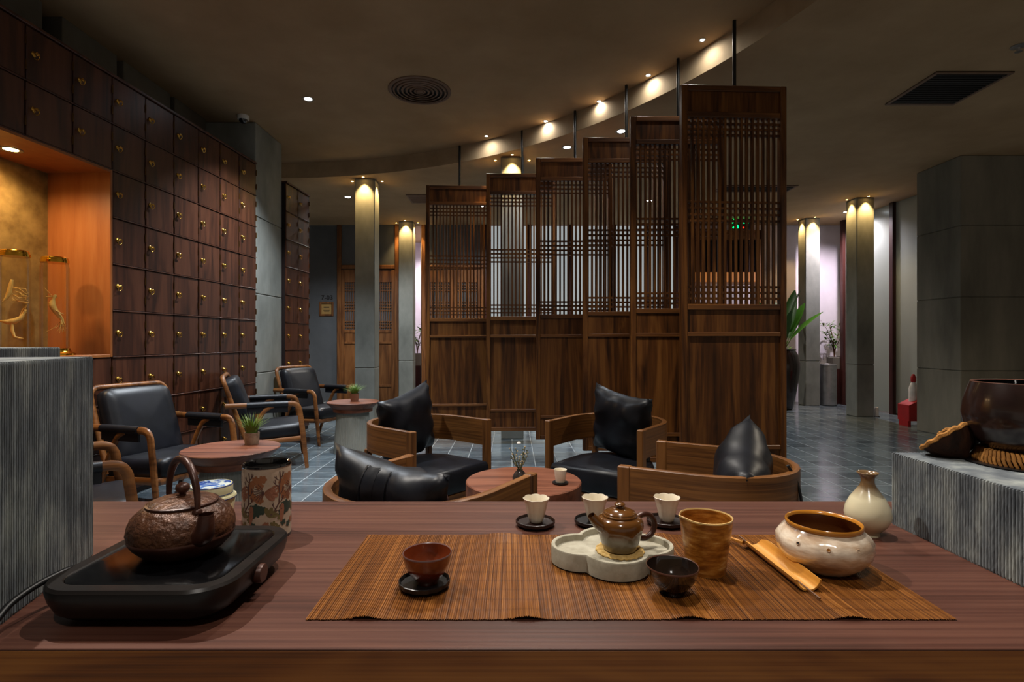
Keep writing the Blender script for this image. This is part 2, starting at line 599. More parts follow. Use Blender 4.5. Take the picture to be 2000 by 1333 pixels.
def spot(parent, loc, energy, color, size, blend=.6, radius=.03, aim=None, name='lamp_light'):
    ld = bpy.data.lights.new(name, 'SPOT')
    ld.energy = energy
    ld.color = color
    ld.spot_size = R(size)
    ld.spot_blend = blend
    ld.shadow_soft_size = radius
    o = bpy.data.objects.new(name, ld)
    C.objects.link(o)
    o.parent = parent
    o.location = loc
    if aim is not None:
        d = Vector(aim)
        o.rotation_euler = d.to_track_quat('-Z', 'Y').to_euler()
    return o


COOL = (.86, .93, 1.0)
NEUT = (1.0, .93, .84)
WARM = (1.0, .64, .24)


def downlight(label, x, y, z, rad, energy, color, size, aim=None, mat='cool', group=None, blend=.7, srad=.04):
    t = thing('downlight', label, 'downlight', (x, y, z), 0, group)
    MB().lathe([(rad * .82, -.001), (rad * 1.25, -.004), (rad * 1.3, 0), (rad * .82, .0)], 24).build('trim_ring', M['trim'], t, 40)
    MB().lathe([(0, -.0015), (rad * .8, -.0015), (rad * .8, 0)], 24).build('lens', M[mat], t)
    spot(t, (0, 0, -.012), energy, color, size, blend, srad, aim or (0, 0, -1))
    return t


# ---------------------------------------------------------------- ceilings and fascia
def circle3(a, b, c):
    ax, ay = a; bx, by = b; cx, cy = c
    d = 2 * (ax * (by - cy) + bx * (cy - ay) + cx * (ay - by))
    ux = ((ax * ax + ay * ay) * (by - cy) + (bx * bx + by * by) * (cy - ay) + (cx * cx + cy * cy) * (ay - by)) / d
    uy = ((ax * ax + ay * ay) * (cx - bx) + (bx * bx + by * by) * (ax - cx) + (cx * cx + cy * cy) * (bx - ax)) / d
    return ux, uy, math.hypot(ax - ux, ay - uy)


CX, CY, CR = circle3((-2.70, 6.79), (-.326, 6.03), (1.58, 3.86))
N = 160
ring = [(CX + CR * math.cos(2 * math.pi * k / N), CY + CR * math.sin(2 * math.pi * k / N)) for k in range(N)]
mb = MB()
mb.add([(x, y, ZU) for x, y in ring], [tuple(range(N))])
struct(mb.build('ceiling', M['plaster']), 'raised brown plaster ceiling inside the curved edge')
mb = MB()
vs, fs = [], []
for k in range(N):
    a = 2 * math.pi * k / N
    x, y = math.cos(a), math.sin(a)
    ex = 13.0 / max(abs(x), abs(y))
    vs += [(ring[k][0], ring[k][1], ZL), (CX + x * ex, CY + y * ex, ZL)]
for k in range(N):
    j = (k + 1) % N
    fs.append((2 * k, 2 * k + 1, 2 * j + 1, 2 * j))
mb.add(vs, fs)
struct(mb.build('ceiling', M['plaster']), 'lower brown plaster ceiling outside the curved edge')
mb = MB()
mb.rings([[(x, y, ZL) for x, y in ring], [(x, y, ZU) for x, y in ring]], False, False)
struct(mb.build('trim_1', M['fascia'], None, 60), 'curved fascia stepping between the two ceilings')

# ---------------------------------------------------------------- floor of slate tiles
TS, GAP = .205, .0062
fl = sempty('floor', label='slate tile floor with pale grout lines')
MB().box(-6, 9, -2, 10.6, -.05, -.0008).build('grout_bed', M['grout'], fl)
tile = MB().box(GAP / 2, TS - GAP / 2, GAP / 2, TS - GAP / 2, -.012, 0, .0005).mesh('tile', M['tile'])
cand, rest = [], []
for i in range(-22, 32):
    for j in range(5, 51):
        x, y = i * TS, j * TS
        cx, cy = x + TS / 2, y + TS / 2
        if cx < -3.2 or cx > 6.2:
            continue
        px = 1000 + 1060 * cx / cy
        vis = cy > 3.6 and (185 < px < 745 or 835 < px < 1115 or 1525 < px < 1800)
        # ground that the chairs, tables and cabinet hide
        if px < 560 and cy > 3.4: vis = False
        (cand if vis else rest).append((cy, x, y))
cand.sort()
for cy, x, y in cand[:300]:
    put('tile', tile, fl, (x, y, 0))
mb = MB()
for cy, x, y in cand[300:] + rest:
    mb.box(x + GAP / 2, x + TS - GAP / 2, y + GAP / 2, y + TS - GAP / 2, -.012, 0)
o = mb.build('distant_tiles', M['tile'], fl)
o['kind'] = 'stuff'

# ---------------------------------------------------------------- left wall band above the cabinet
wl = sempty('wall_left', label='dark concrete wall band above the locker cabinet')
MB().box(-3.6, -3.3, -1, 5.6, 2.3, ZU).build('back_face', M['darkgap'], wl)
for (y0, y1) in ((-1, 3.55), (3.706, 4.22), (4.293, 4.88), (4.94, 5.44)):
    MB().box(-3.4, -3.07, y0, y1, 2.6, ZU, .004).build('panel', M['bandwall'], wl)
# room side closing off the far left
struct(MB().box(-6.2, -6.0, 6, 10.6, 0, ZL).build('wall_far_left', M['grey']))

# ---------------------------------------------------------------- square columns
ZSPL = (0.0, .757, 1.571, 2.357)


def stacked(name, label, x0, x1, y0, y1, top, mat, cuts=ZSPL):
    t = sempty(name, label=label)
    zs = list(cuts) + [top]
    for a, b in zip(zs[:-1], zs[1:]):
        MB().box(x0, x1, y0, y1, a + (.0025 if a else 0), b - .0025, .006).build('concrete_block', M[mat], t)
    MB().box(x0 + .012, x1 - .012, y0 + .012, y1 - .012, 0, top).build('core', M['concretedark'], t)
    return t


stacked('pillar_left', 'broad concrete pillar between the two locker cabinets', -3.25, -2.60, 5.50, 6.13, ZU, 'concrete')
stacked('pillar_right', 'massive concrete pillar at the right behind the dark pot', 4.92, 6.6, 5.95, 6.60, ZL, 'concretedark')
COLS = [('before the lattice door', -1.85, 6.81, .25, ('left', 'front', 'right')),
        ('beside the bright gap with the plant', -1.815, 9.27, .245, ('left', 'front', 'right')),
        ('behind the second hanging screen', 0.003, 6.0, .25, ('left', 'front', 'right')),
        ('nearest the frosted glass wall', 5.03, 7.72, .25, ('left', 'front')),
        ('beside the steel bin', 5.0, 9.02, .24, ('left', 'front'))]
for k, (desc, x, y, w, sides) in enumerate(COLS):
    t = thing('concrete_column', 'slender square concrete column ' + desc, 'column', (x, y + w / 2, 0), 0, 'slender square columns')
    for a, b in ((0, .742), (.747, ZL)):
        MB().box(-w / 2, w / 2, -w / 2, w / 2, a, b, .008).build('concrete_block', M['concrete'], t)
    MB().box(-w / 2 + .01, w / 2 - .01, -w / 2 + .01, w / 2 - .01, 0, ZL).build('core', M['concretedark'], t)
    for sd in sides:
        dx, dy = {'left': (-1, 0), 'front': (0, -1), 'right': (1, 0)}[sd]
        d = w / 2 + .065
        downlight('tiny warm spotlight at the %s of the column %s' % (sd, desc), x + dx * d, y + w / 2 + dy * d, ZL, .016, 30, WARM, 80,
                  aim=(-dx * .10, -dy * .10, -1), mat='warm', group='warm column spotlights', blend=.8, srad=.012)

# ---------------------------------------------------------------- back of the room
YB = 9.6


def bx(px, y=YB):
    return (px - 1000) * y / 1060.0


def bz(py, y=YB):
    return CAM_Z + (664 - py) * y / 1060.0


w = struct(MB().box(-6.2, bx(806), YB, YB + .15, 0, ZL).build('wall_back', M['grey']), 'grey glossy panel wall with a room sign')
struct(MB().box(bx(822), 9, YB, YB + .15, 0, ZL).build('wall_back', M['white']), 'pale back wall behind the hanging screens')
struct(MB().box(-2.6, -.6, 11.3, 11.4, 0, ZL).build('wall_alcove', M['white']), 'bright white wall at the end of the gap')
struct(MB().box(-2.6, -2.5, YB + .15, 11.3, 0, ZL).build('wall_alcove', M['white']))
struct(MB().box(-.7, -.6, YB + .15, 11.3, 0, ZL).build('wall_alcove', M['white']))
downlight('lamp inside the bright gap behind the column', -1.6, 10.6, ZL, .05, 130, (1, .93, .97), 140)


def lattice_bars(parent, x0, x1, z0, z1, nb, groups, y, mv, mh, t=.012, d=.02):
    """vertical and horizontal bars of a lattice, each its own object; meshes shared"""
    vm = MB().box(-t / 2, t / 2, -d / 2, d / 2, z0, z1).mesh('vertical_bar', mv)
    hm = MB().box(x0, x1, -d / 2 * .8, d / 2 * .8, -t / 2, t / 2).mesh('cross_bar', mh)
    for i in range(1, nb + 1):
        put('vertical_bar', vm, parent, (x0 + (x1 - x0) * i / (nb + 1), y, 0))
    for z in groups:
        put('cross_bar', hm, parent, (0, y + .002, z))


def lattice_door(x0, x1, y, label, ztop):
    """a door unit set in the back wall: frame, grey transom, two leaves with lattice windows"""
    cx = (x0 + x1) / 2
    h = (x1 - x0) / 2
    root = sempty('door_1' if 'sign' in label else 'door_2', (cx, y, 0), 0, label)
    zt = bz(524)
    f = M['door']
    for s in (-1, 1):
        MB().box(s * h, s * (h - .07), -.06, .02, 0, ZL, .006).build('door_post', f, root)
    MB().box(-h + .07, h - .07, -.05, .02, zt - .02, zt + .05, .006).build('transom_rail', f, root)
    MB().box(-h + .07, h - .07, -.02, 0, zt + .05, ZL).build('transom_panel', M['grey'], root)
    lw = h - .07
    for s in (-1, 1):
        a, b = (-lw, -.004) if s < 0 else (.004, lw)
        lf = MB()
        lf = MB().box(a, a + .06, -.045, -.005, .02, zt - .03, .003).build('door_stile', f, root)
        MB().box(b - .06, b, -.045, -.005, .02, zt - .03, .003).build('door_stile', f, root)
        zl0, zl1 = bz(645), bz(552)
        MB().box(a + .06, b - .06, -.04, -.01, zl1, zt - .03, .002).build('door_panel', f, root)
        MB().box(a + .06, b - .06, -.012, -.006, zl0, zl1).build('lattice_backing', M['grey'], root)
        gz = [zl1 - .05 * k for k in range(1, 4)] + [(zl0 + zl1) / 2 + .05 * k for k in (-1.5, -.5, .5, 1.5)] + [zl0 + .05 * k for k in range(1, 4)]
        lattice_bars(root, a + .06, b - .06, zl0, zl1, 8, gz, -.028, f, f, .014, .02)
        MB().box(a + .06, b - .06, -.045, -.005, zl0 - .05, zl0, .003).build('door_rail', f, root)
        MB().box(a + .06, b - .06, -.03, -.01, bz(668), zl0 - .05).build('door_panel', f, root)
        MB().box(a + .06, b - .06, -.045, -.005, bz(672), bz(668), .003).build('door_rail', f, root)
        MB().box(a + .06, b - .06, -.03, -.01, bz(752), bz(672)).build('door_panel', f, root)
        MB().box(a + .06, b - .06, -.045, -.005, bz(756), bz(752), .003).build('door_rail', f, root)
        MB().box(a + .06, b - .06, -.03, -.01, .02, bz(756)).build('door_panel', f, root)
        hd = MB().tube([(-.04 * s * -1 if False else (-.03 if s < 0 else .03), -.05, 1.0), ((-.03 if s < 0 else .03), -.075, 1.0), ((-.03 if s < 0 else .03), -.075, 1.12), ((-.03 if s < 0 else .03), -.05, 1.12)], .006, 6)
        hd.build('door_handle', M['brass'], root, 40)
    return root


lattice_door(bx(660), bx(780), YB - .0, 'wooden double door with lattice windows beside the room sign', 0)
lattice_door(bx(824), bx(948), YB - .0, 'wooden double door with lattice windows behind the first hanging screen', 0)

# frosted backlit partitions behind the screens
gp = sempty('window_1', (0, YB, 0), 0, 'row of backlit frosted glass panes behind the hanging screens')
xs = [952, 1033, 1114, 1197, 1262, 1322]
for a, b in zip(xs[:-1], xs[1:]):
    MB().box(bx(a) + .04, bx(b) - .04, -.03, -.01, .06, ZL - .02).build('pane', M['backlit'], gp)
for a in xs:
    MB().box(bx(a) - .045, bx(a) + .045, -.07, 0, 0, ZL, .004).build('post', M['darkwood'], gp)

# service hatch with shelf behind the largest screen
hr = thing('service_counter', 'wooden service counter with a dark hatch behind the largest screen', 'counter', (0, YB, 0))
x0, x1 = bx(1330), bx(1486)
MB().box(x0, x1, -.10, 0, bz(470), bz(452), .006).build('header', M['door'], hr)
MB().box(x0, x0 + .10, -.10, 0, 0, bz(452), .006).build('side_post', M['door'], hr)
MB().box(x1 - .07, x1, -.10, 0, 0, bz(452), .006).build('side_post', M['door'], hr)
MB().box(x0 + .1, x1 - .07, -.02, -.002, bz(533), bz(470)).build('dark_hatch', M['darkgap'], hr)
MB().box(x0 + .1, x1 - .07, -.06, -.002, bz(551), bz(533), .004).build('glowing_shelf', M['shelfglow'], hr)
MB().box(x0 + .1, x1 - .07, -.30, -.002, 0, bz(600), .006).build('counter_base', M['darkwood'], hr)
hb = MB()
lw_ = (x1 - x0 - .17)
bm_ = MB().box(-.008, .008, -.012, .012, bz(533), bz(470)).mesh('hatch_bar', M['darkwood'])
for k in range(1, 16):
    put('hatch_bar', bm_, hr, (x0 + .1 + lw_ * k / 16, -.04, 0))

# exit sign, hanging from the lower ceiling in the distance
ex = thing('exit_sign', 'small glowing green exit sign above the service counter', 'sign', ((1446 - 1000) * 9.1 / 1060, 9.1, bz(437, 9.1)))
MB().box(-.16, .16, -.012, .012, -.10, .10, .004).build('sign_case', M['ventdark'], ex)
g = MB()
g.lathe([(0, 0), (.02, 0), (.02, .004), (0, .004)], 12, mtx=Matrix.Translation((-.10, -.013, .065)) @ Matrix.Rotation(R(90), 4, 'X'))
g.build('figure_head', M['exitgreen'], ex)
for nm, pl in (('figure_body', [(-.105, .04), (-.085, -.01)]), ('figure_arm', [(-.145, .01), (-.10, .035), (-.06, .005)]),
               ('figure_leg', [(-.13, -.075), (-.10, -.05), (-.085, -.01)]), ('figure_leg', [(-.085, -.01), (-.05, -.04), (-.045, -.08)])):
    MB().tube([(x, -.014, z) for x, z in pl], .012, 6).build(nm, M['exitgreen'], ex)
MB().box(-.01, .13, -.016, -.012, .0, .03).build('arrow_shaft', M['exitgreen'], ex)
MB().add([(.0, -.015, .07), (.0, -.015, -.04), (-.03, -.015, .015)], [(0, 1, 2)]).build('arrow_head', M['exitgreen'], ex)
MB().box(.035, .06, -.016, -.012, -.08, -.06).build('indicator', M['exitred'], ex)
MB().tube([(0, 0, .1), (0, 0, ZL - bz(437, 9.1))], .008, 6).build('hanger', M['black'], ex)


# text helper
def text_mesh(s, size, mat, extrude=.002):
    cu = bpy.data.curves.new('lettering', 'FONT')
    cu.body = s
    cu.size = size
    cu.extrude = extrude
    cu.align_x = 'CENTER'
    cu.align_y = 'CENTER'
    ob = bpy.data.objects.new('lettering', cu)
    C.objects.link(ob)
    dg = bpy.context.evaluated_depsgraph_get()
    me = bpy.data.meshes.new_from_object(ob.evaluated_get(dg))
    bpy.data.objects.remove(ob)
    me.materials.clear()
    me.materials.append(mat)
    return me


rn = put('room_number', text_mesh('7-03', .115, M['ink'], .004), None, (bx(639), YB - .006, bz(582)))
rn.rotation_euler = (R(90), 0, 0)
tag(rn, 'dark room number 7-03 on the grey wall above the plaque', 'sign')
pq = thing('wall_plaque', 'cream plaque in a brown frame under the room number', 'plaque', (bx(638), YB, bz(604)))
MB().box(-.105, .105, -.008, 0, -.105, .105).build('plate', M['plaque'], pq)
for a, b, c_, d in ((-.125, -.09, -.125, .125), (.09, .125, -.125, .125), (-.09, .09, .09, .125), (-.09, .09, -.125, -.09)):
    MB().box(a, b, -.022, -.002, c_, d, .004).build('frame', M['door'], pq)
MB().box(-.05, .05, -.0095, -.008, .022, .040).build('printed_line', M['ink'], pq)
MB().box(-.055, .055, -.0095, -.008, -.026, -.018).build('printed_line', M['ink'], pq)
MB().box(-.045, .045, -.0095, -.008, -.046, -.038).build('printed_line', M['ink'], pq)

# right side: glass wall
gw = sempty('wall_right', label='frosted glass partition with dark red wooden posts')
GX = 5.63
for y0, y1 in ((6.62, 7.96), (8.04, 9.16)):
    MB().box(GX, GX + .02, y0, y1, .02, ZL - .01).build('pane', M['frost'], gw)
for y in (8.0, 9.2):
    MB().box(GX - .045, GX + .06, y - .04, y + .04, 0, ZL, .004).build('post', M['darkwood'], gw)
struct(MB().box(7.4, 7.5, 6.0, 9.6, 0, ZL).build('wall_room_beyond', M['white']), 'cream wall of the room beyond the frosted glass')
for k, (y, z0, z1) in enumerate(((7.35, 1.05, 2.1), (8.75, .95, 2.35))):
    pf = thing('framed_picture', ('blurred picture seen through the frosted glass beside the big pillar' if k == 0 else 'blurred picture seen through the frosted glass beside the square column'), 'picture', (7.4, y, z0))
    MB().box(-.05, -.012, -.45, .45, 0, z1 - z0, .004).build('frame', M['ventdark'], pf)
    MB().box(-.056, -.05, -.40, .40, .05, z1 - z0 - .05).build('print', M['grey'], pf)
downlight('lamp in the room behind the frosted glass', 6.7, 8.1, ZL, .05, 60, (1, .86, .66), 130)
downlight('lamp washing the white wall behind the steel bin', 5.30, 8.60, ZL, .05, 150, (1.0, .90, 1.0), 150)

# ---------------------------------------------------------------- locker cabinet along the left wall
ANG = math.atan2(1, .0566)
DW, RH = .3065, .3155
L0 = 3.05 - 3 * DW
ZB = .035


def locker_cabinet(label, l0, ncol, skip):
    root = thing('locker_cabinet', label, 'cabinet', (-2.9, 0, 0), ANG, 'locker cabinets')
    door = MB().box(.005, DW - .005, 0, .02, .005, RH - .005, .004).mesh('locker_door', M['cab'])
    pull = MB()
    pm = Matrix.Rotation(R(90), 4, 'X')
    pull.lathe([(0, 0), (.016, 0), (.016, .004), (.010, .008), (.007, .018), (.010, .024), (0, .027)], 12, mtx=pm)
    pull.tube([(.017 * math.cos(a), -.020 - .006 * math.sin(a), -.014 + .017 * math.sin(a)) for a in [2 * math.pi * k / 16 for k in range(16)]], .0028, 6, closed=True)
    pull = pull.mesh('ring_pull', M['brass'], 40)
    hinge = MB().tube([(0, 0, 0), (0, 0, .055)], .005, 6).mesh('hinge', M['oldbrass'], 40)
    for c in range(ncol):
        for r in range(9):
            if (c, r) in skip:
                continue
            d = put('locker_door', door, root, (l0 + c * DW, random.uniform(-.002, .002), ZB + r * RH))
            put('ring_pull', pull, d, (.045, 0, RH * .5 + .01))
            for hz in (.06, .2):
                put('hinge', hinge, d, (DW - .004, -.002, hz))
    return root


skip = {(c, r) for c in range(0, 5) for r in range(3, 7)}
# columns: index 0 starts at L0; the niche takes the columns up to Y=3.677 (five of them) and rows 3..6
lc = locker_cabinet('dark red-brown locker cabinet with brass ring pulls around the lit niche', L0, 11, skip)
LE = L0 + 11 * DW
NE = L0 + 5 * DW
zn0, zn1 = ZB + 3 * RH, ZB + 7 * RH
zt = ZB + 9 * RH
cm = M['cabdark']
MB().box(L0, LE, .014, .40, zn1, zt, 0).build('carcass', cm, lc)
MB().box(NE, LE, .014, .40, zn0, zn1, 0).build('carcass', cm, lc)
MB().box(L0, LE, .014, .40, 0, zn0, 0).build('carcass', cm, lc)
MB().box(L0, LE, -.012, .40, zt, zt + .02, .004).build('top_moulding', M['cab'], lc)
for r in range(1, 9):
    a = NE if 3 <= r <= 7 - 1 else L0
    MB().box(a, LE, -.006, .012, ZB + r * RH - .004, ZB + r * RH + .004, .001).build('shelf_edge', M['cab'], lc)
MB().box(NE - .02, NE - .002, -.004, .45, zn0 + .002, zn1 - .002, .002).build('niche_side', M['orange'], lc)
MB().box(L0, NE - .02, .44, .46, zn0, zn1).build('niche_back', M['mustard'], lc)
MB().box(L0, NE - .02, -.004, .45, zn1 - .02, zn1 - .002).build('niche_ceiling', M['orange'], lc)
MB().box(L0, NE - .02, -.004, .45, zn0 + .001, zn0 + .02, .002).build('niche_floor', M['orange'], lc)
lc2 = locker_cabinet('narrow locker cabinet two doors wide beyond the concrete pillar', 6.14, 2, set())
MB().box(6.14, 6.14 + 2 * DW, .014, .40, 0, zt).build('carcass', cm, lc2)
MB().box(6.14, 6.14 + 2 * DW, -.012, .40, zt, zt + .02, .004).build('top_moulding', M['cab'], lc2)
for r in range(1, 9):
    MB().box(6.14, 6.14 + 2 * DW, -.006, .012, ZB + r * RH - .004, ZB + r * RH + .004, .001).build('shelf_edge', M['cab'], lc2)
downlight('glowing amber lamp in the ceiling of the niche', -2.955, 3.20, zn1 - .021, .045, 24, (1.0, .72, .40), 160, mat='warm', srad=.04)
downlight('added amber fill lamp in the niche, beyond the left picture edge', -2.93, 2.72, zn1 - .021, .045, 24, (1.0, .72, .40), 160, mat='warm', srad=.04)  # unseen extra lamp, added to brighten the ginseng roots


# ginseng jars in the niche
def root_paths(seed, big):
    rr = random.Random(seed)
    paths = []
    if big:
        paths.append(([(-.01, 0, .40), (-.015, 0, .37), (-.02, .005, .33), (-.035, 0, .29), (-.05, 0, .27)], [.012, .010, .013, .008, .004]))
        paths.append(([(-.06, 0, .16), (-.03, 0, .155), (.0, .005, .16), (.03, 0, .18), (.052, 0, .23)], [.008, .013, .016, .012, .004]))
        paths.append(([(-.01, 0, .155), (-.01, 0, .11), (.0, 0, .07), (.02, 0, .062), (.04, 0, .06)], [.013, .008, .006, .005, .002]))
        for k in range(9):
            z = .36 - .01 * k
            paths.append(([(-.01, 0, z), (.02, rr.uniform(-.02, .02), z - .015 + rr.uniform(-.01, .02)), (.05, rr.uniform(-.03, .03), z - .02 + rr.uniform(-.02, .03)), (.062, rr.uniform(-.02, .02), z - .03 + rr.uniform(-.02, .03))], [.003, .0025, .002, .001]))
        for k in range(7):
            paths.append(([(.02, 0, .18), (.035, rr.uniform(-.02, .02), .20 + rr.uniform(-.01, .03)), (.055, rr.uniform(-.03, .03), .235 + rr.uniform(-.02, .03))], [.004, .003, .001]))
    else:
        paths.append(([(.005, 0, .335), (.0, 0, .325), (-.005, 0, .31), (-.012, 0, .285), (-.01, 0, .262), (.002, 0, .235), (.02, 0, .205), (.035, 0, .18), (.045, 0, .155)], [.009, .011, .007, .016, .017, .015, .012, .009, .005]))
        paths.append(([(.0, 0, .325), (-.02, 0, .322), (-.042, 0, .32)], [.005, .004, .002]))
        paths.append(([(-.012, 0, .325), (-.03, 0, .35), (-.048, 0, .375)], [.003, .002, .001]))
        paths.append(([(-.005, -.01, .245), (.02, -.02, .225), (.045, -.02, .212)], [.006, .004, .002]))
        for k in range(12):
            paths.append(([(.03, 0, .185), (.04 + rr.uniform(-.015, .01), rr.uniform(-.03, .03), .15), (.05 + rr.uniform(-.05, .01), rr.uniform(-.03, .03), .12 + rr.uniform(-.03, .03))], [.004, .0025, .001]))
        paths.append(([(.03, 0, .17), (.0, .02, .13), (-.045, .02, .10)], [.003, .002, .001]))
    return paths


for k, (px, yy, lab, ring_h) in enumerate(((28, 3.146, 'gold-lidded glass jar with a forked ginseng root, cut by the picture edge', .56),
                                           (107, 3.40, 'gold-lidded glass jar with a slender ginseng root nearest the orange side', .545))):
    x = (px - 1000) * yy / 1060
    zf = zn0 + .02
    jt = thing('ginseng_jar', lab, 'jar', (x, yy, zf), 0, 'ginseng jars in the niche')
    MB().lathe([(0, 0), (.105, 0), (.105, .012), (.085, .022), (.078, .034), (.078, .045), (0, .045)], 32).build('foot_stand', M['gold'], jt, 35)
    zb = .046
    H = .58
    MB().lathe([(0, zb), (.072, zb), (.073, zb + .01), (.073, H - .03), (.069, H - .012), (.069, H)], 40).build('glass_body', M['jarglass'], jt, 60)
    MB().lathe([(0, H + .036), (.062, H + .036), (.068, H + .030), (.068, H + .020), (.072, H + .018), (.072, H), (0, H)], 40).build('lid', M['gold'], jt, 30)
    rt = MB()
    for pth, rad in root_paths(3 + k, k == 0):
        rt.tube([(p[0], p[1], p[2] + zb) for p in pth], [q * (1.1 if 0 < i < len(rad) - 1 else .6) for i, q in enumerate(rad)], 7)
    o = rt.build('ginseng_root', M['ginseng'], jt, 60)
    o.rotation_euler = (0, 0, math.atan2(x, -yy) + R(180) if False else R(38))

# ---------------------------------------------------------------- hanging lattice screens
SW, ZT0, ZT1 = .736, .139, 2.85


def make_screen(label, x, y, rz):
    t = thing('hanging_screen', label, 'screen', (x, y, 0), rz, 'hanging lattice screens')
    hw = SW / 2
    v, h = M['screen'], M['screenx']
    for s in (-1, 1):
        MB().box(s * hw, s * (hw - .042), -.026, .026, ZT0, ZT1, .004).build('stile', v, t)
    a = hw - .042
    for nm, z0, z1, d in (('top_rail', 2.81, ZT1, .024), ('rail', 2.63, 2.668, .024), ('rail', 1.305, 1.345, .024), ('rail', 1.122, 1.152, .026),
                          ('rail', .342, .372, .026), ('bottom_rail', ZT0, .18, .024)):
        MB().box(-a, a, -d, d, z0, z1, .004).build(nm, h, t)
    for z0, z1 in ((2.668, 2.81), (1.152, 1.305), (.372, 1.122), (.18, .342)):
        MB().box(-a, a, -.009, .009, z0, z1).build('wood_panel', v, t)
    gz = [2.592, 2.553, 2.514, 2.05, 2.007, 1.964, 1.921, 1.465, 1.425, 1.385]
    lattice_bars(t, -a, a, 1.345, 2.63, 16, gz, 0, v, h, .0155, .022)
    MB().tube([(.01, 0, ZT1), (.01, 0, ZU)], .0125, 10).build('hanging_rod', M['black'], t, 40)
    return t


SCR = [(896, 6.18, -3.0, 'leftmost and farthest'), (1018, 5.73, -.8, 'second from the left'), (1121, 5.24, -.5, 'third from the left'),
       (1221, 4.71, -.5, 'fourth from the left'), (1322, 4.265, -.5, 'fifth from the left'), (1431.5, 3.755, -2.6, 'rightmost, nearest and tallest looking')]
for px, y, rz, d in SCR:
    make_screen('dark wooden lattice screen on a rod, ' + d, (px - 1000) * y / 1060, y, R(-rz))

# ---------------------------------------------------------------- ceiling fittings
for k, (px, py) in enumerate(((950, 266), (1066, 237), (1170, 198), (1266, 147), (1372, 78))):
    y = 2.21 * 1060 / (664 - py)
    x = (px - 1000) * y / 1060
    downlight('small cool spotlight washing the curved fascia, number %s from the left' % ['one', 'two', 'three', 'four', 'five'][k], x, y, ZU, .020, 4.8, (1, .95, .86), 170,
              aim=(.12 * (x - CX) / CR, .12 * (y - CY) / CR, -1), group='fascia spotlights', blend=1.0, srad=.03)
downlight('bright cool downlight on the raised ceiling left of the round vent', -1.87, 4.98, ZU, .042, 240, COOL, 105)
downlight('bright cool downlight on the lower ceiling beside the first column', -2.33, 7.70, ZL, .045, 170, COOL, 140)
downlight('bright cool downlight above the third screen', .58, 5.71, ZL, .045, 80, COOL, 130)
downlight('bright cool downlight above the fourth screen', 1.06, 5.27, ZL, .045, 80, COOL, 130)
downlight('added fill lamp at the back between the lattice doors and the screens', -.45, 8.2, ZL, .045, 110, NEUT, 150)  # extra lamp added behind the screens to brighten the doors and back wall
downlight('added fill lamp at the back near the service counter', 2.0, 7.9, ZL, .045, 90, NEUT, 150)  # another added lamp, lifts the dark back zone seen through the lattice
# ceiling lamps over the seats and the tea table (above the picture's top edge), then two added fill lamps
downlight('ceiling lamp over the round chairs, out of the picture', .15, 2.9, ZU, .045, 140, NEUT, 112)
downlight('ceiling lamp over the lounge chairs, out of the picture', -1.60, 3.05, ZU, .045, 200, COOL, 92)
downlight('ceiling lamp left of the tea table, out of the picture', -1.35, 1.55, ZU, .045, 140, NEUT, 74, aim=(.42, -.25, -1), srad=.014)
downlight('ceiling lamp above the tea table, out of the picture', .35, 1.30, ZU, .045, 90, NEUT, 70, srad=.014)
downlight('added fill lamp in the hall at the right, out of the picture', 3.5, 3.1, ZL, .045, 110, (1, .86, .66), 130)  # unseen, added to light the big pillar's front and the right floor
downlight('added fill lamp behind the viewer, out of the picture', .0, -.9, ZU, .045, 70, NEUT, 120, aim=(0, .3, -1))  # unseen, added as front fill for the tea table's edge board

rv = thing('round_ceiling_vent', 'round brown ceiling vent of concentric rings', 'vent', ((820 - 1000) * 4.81 / 1060, 4.81, ZU))
rad = .275
MB().lathe([(0, -.001), (rad * .9, -.001), (rad * .9, 0)], 48).build('vent_throat', M['ventdark'], rv)
for k in range(7):
    r0 = rad * (1 - k * .135)
    MB().lathe([(r0, -.002), (r0 * .985, -.012), (r0 - .016, -.020 + .002 * k), (r0 - .02, -.016), (r0 - .012, -.002)] if k else
               [(r0, 0), (r0, -.008), (r0 - .012, -.012), (r0 - .028, -.010), (r0 - .028, 0)], 56).build('vent_ring', M['ventbrown'], rv, 40)
MB().lathe([(0, -.016), (.03, -.014), (.034, -.006), (0, -.006)], 24).build('vent_centre', M['ventbrown'], rv, 40)


def grille(label, x0, x1, y0, y1, z, n, mat='ventdark'):
    t = thing('ceiling_grille', label, 'vent', ((x0 + x1) / 2, (y0 + y1) / 2, z))
    hx, hy = (x1 - x0) / 2, (y1 - y0) / 2
    MB().box(-hx, hx, -hy, hy, -.004, 0).build('backing', M['darkgap'], t)
    for a, b, c_, d in ((-hx, hx, -hy, -hy + .025), (-hx, hx, hy - .025, hy), (-hx, -hx + .025, -hy + .025, hy - .025), (hx - .025, hx, -hy + .025, hy - .025)):
        MB().box(a, b, c_, d, -.014, 0, .003).build('frame', M['ventbrown'], t)
    sm = MB().box(-hx + .025, hx - .025, -.010, .010, -.012, -.008).mesh('slat', M[mat])
    for k in range(n):
        put('slat', sm, t, (0, -hy + .03 + (2 * hy - .06) * (k + .5) / n, 0))
    return t


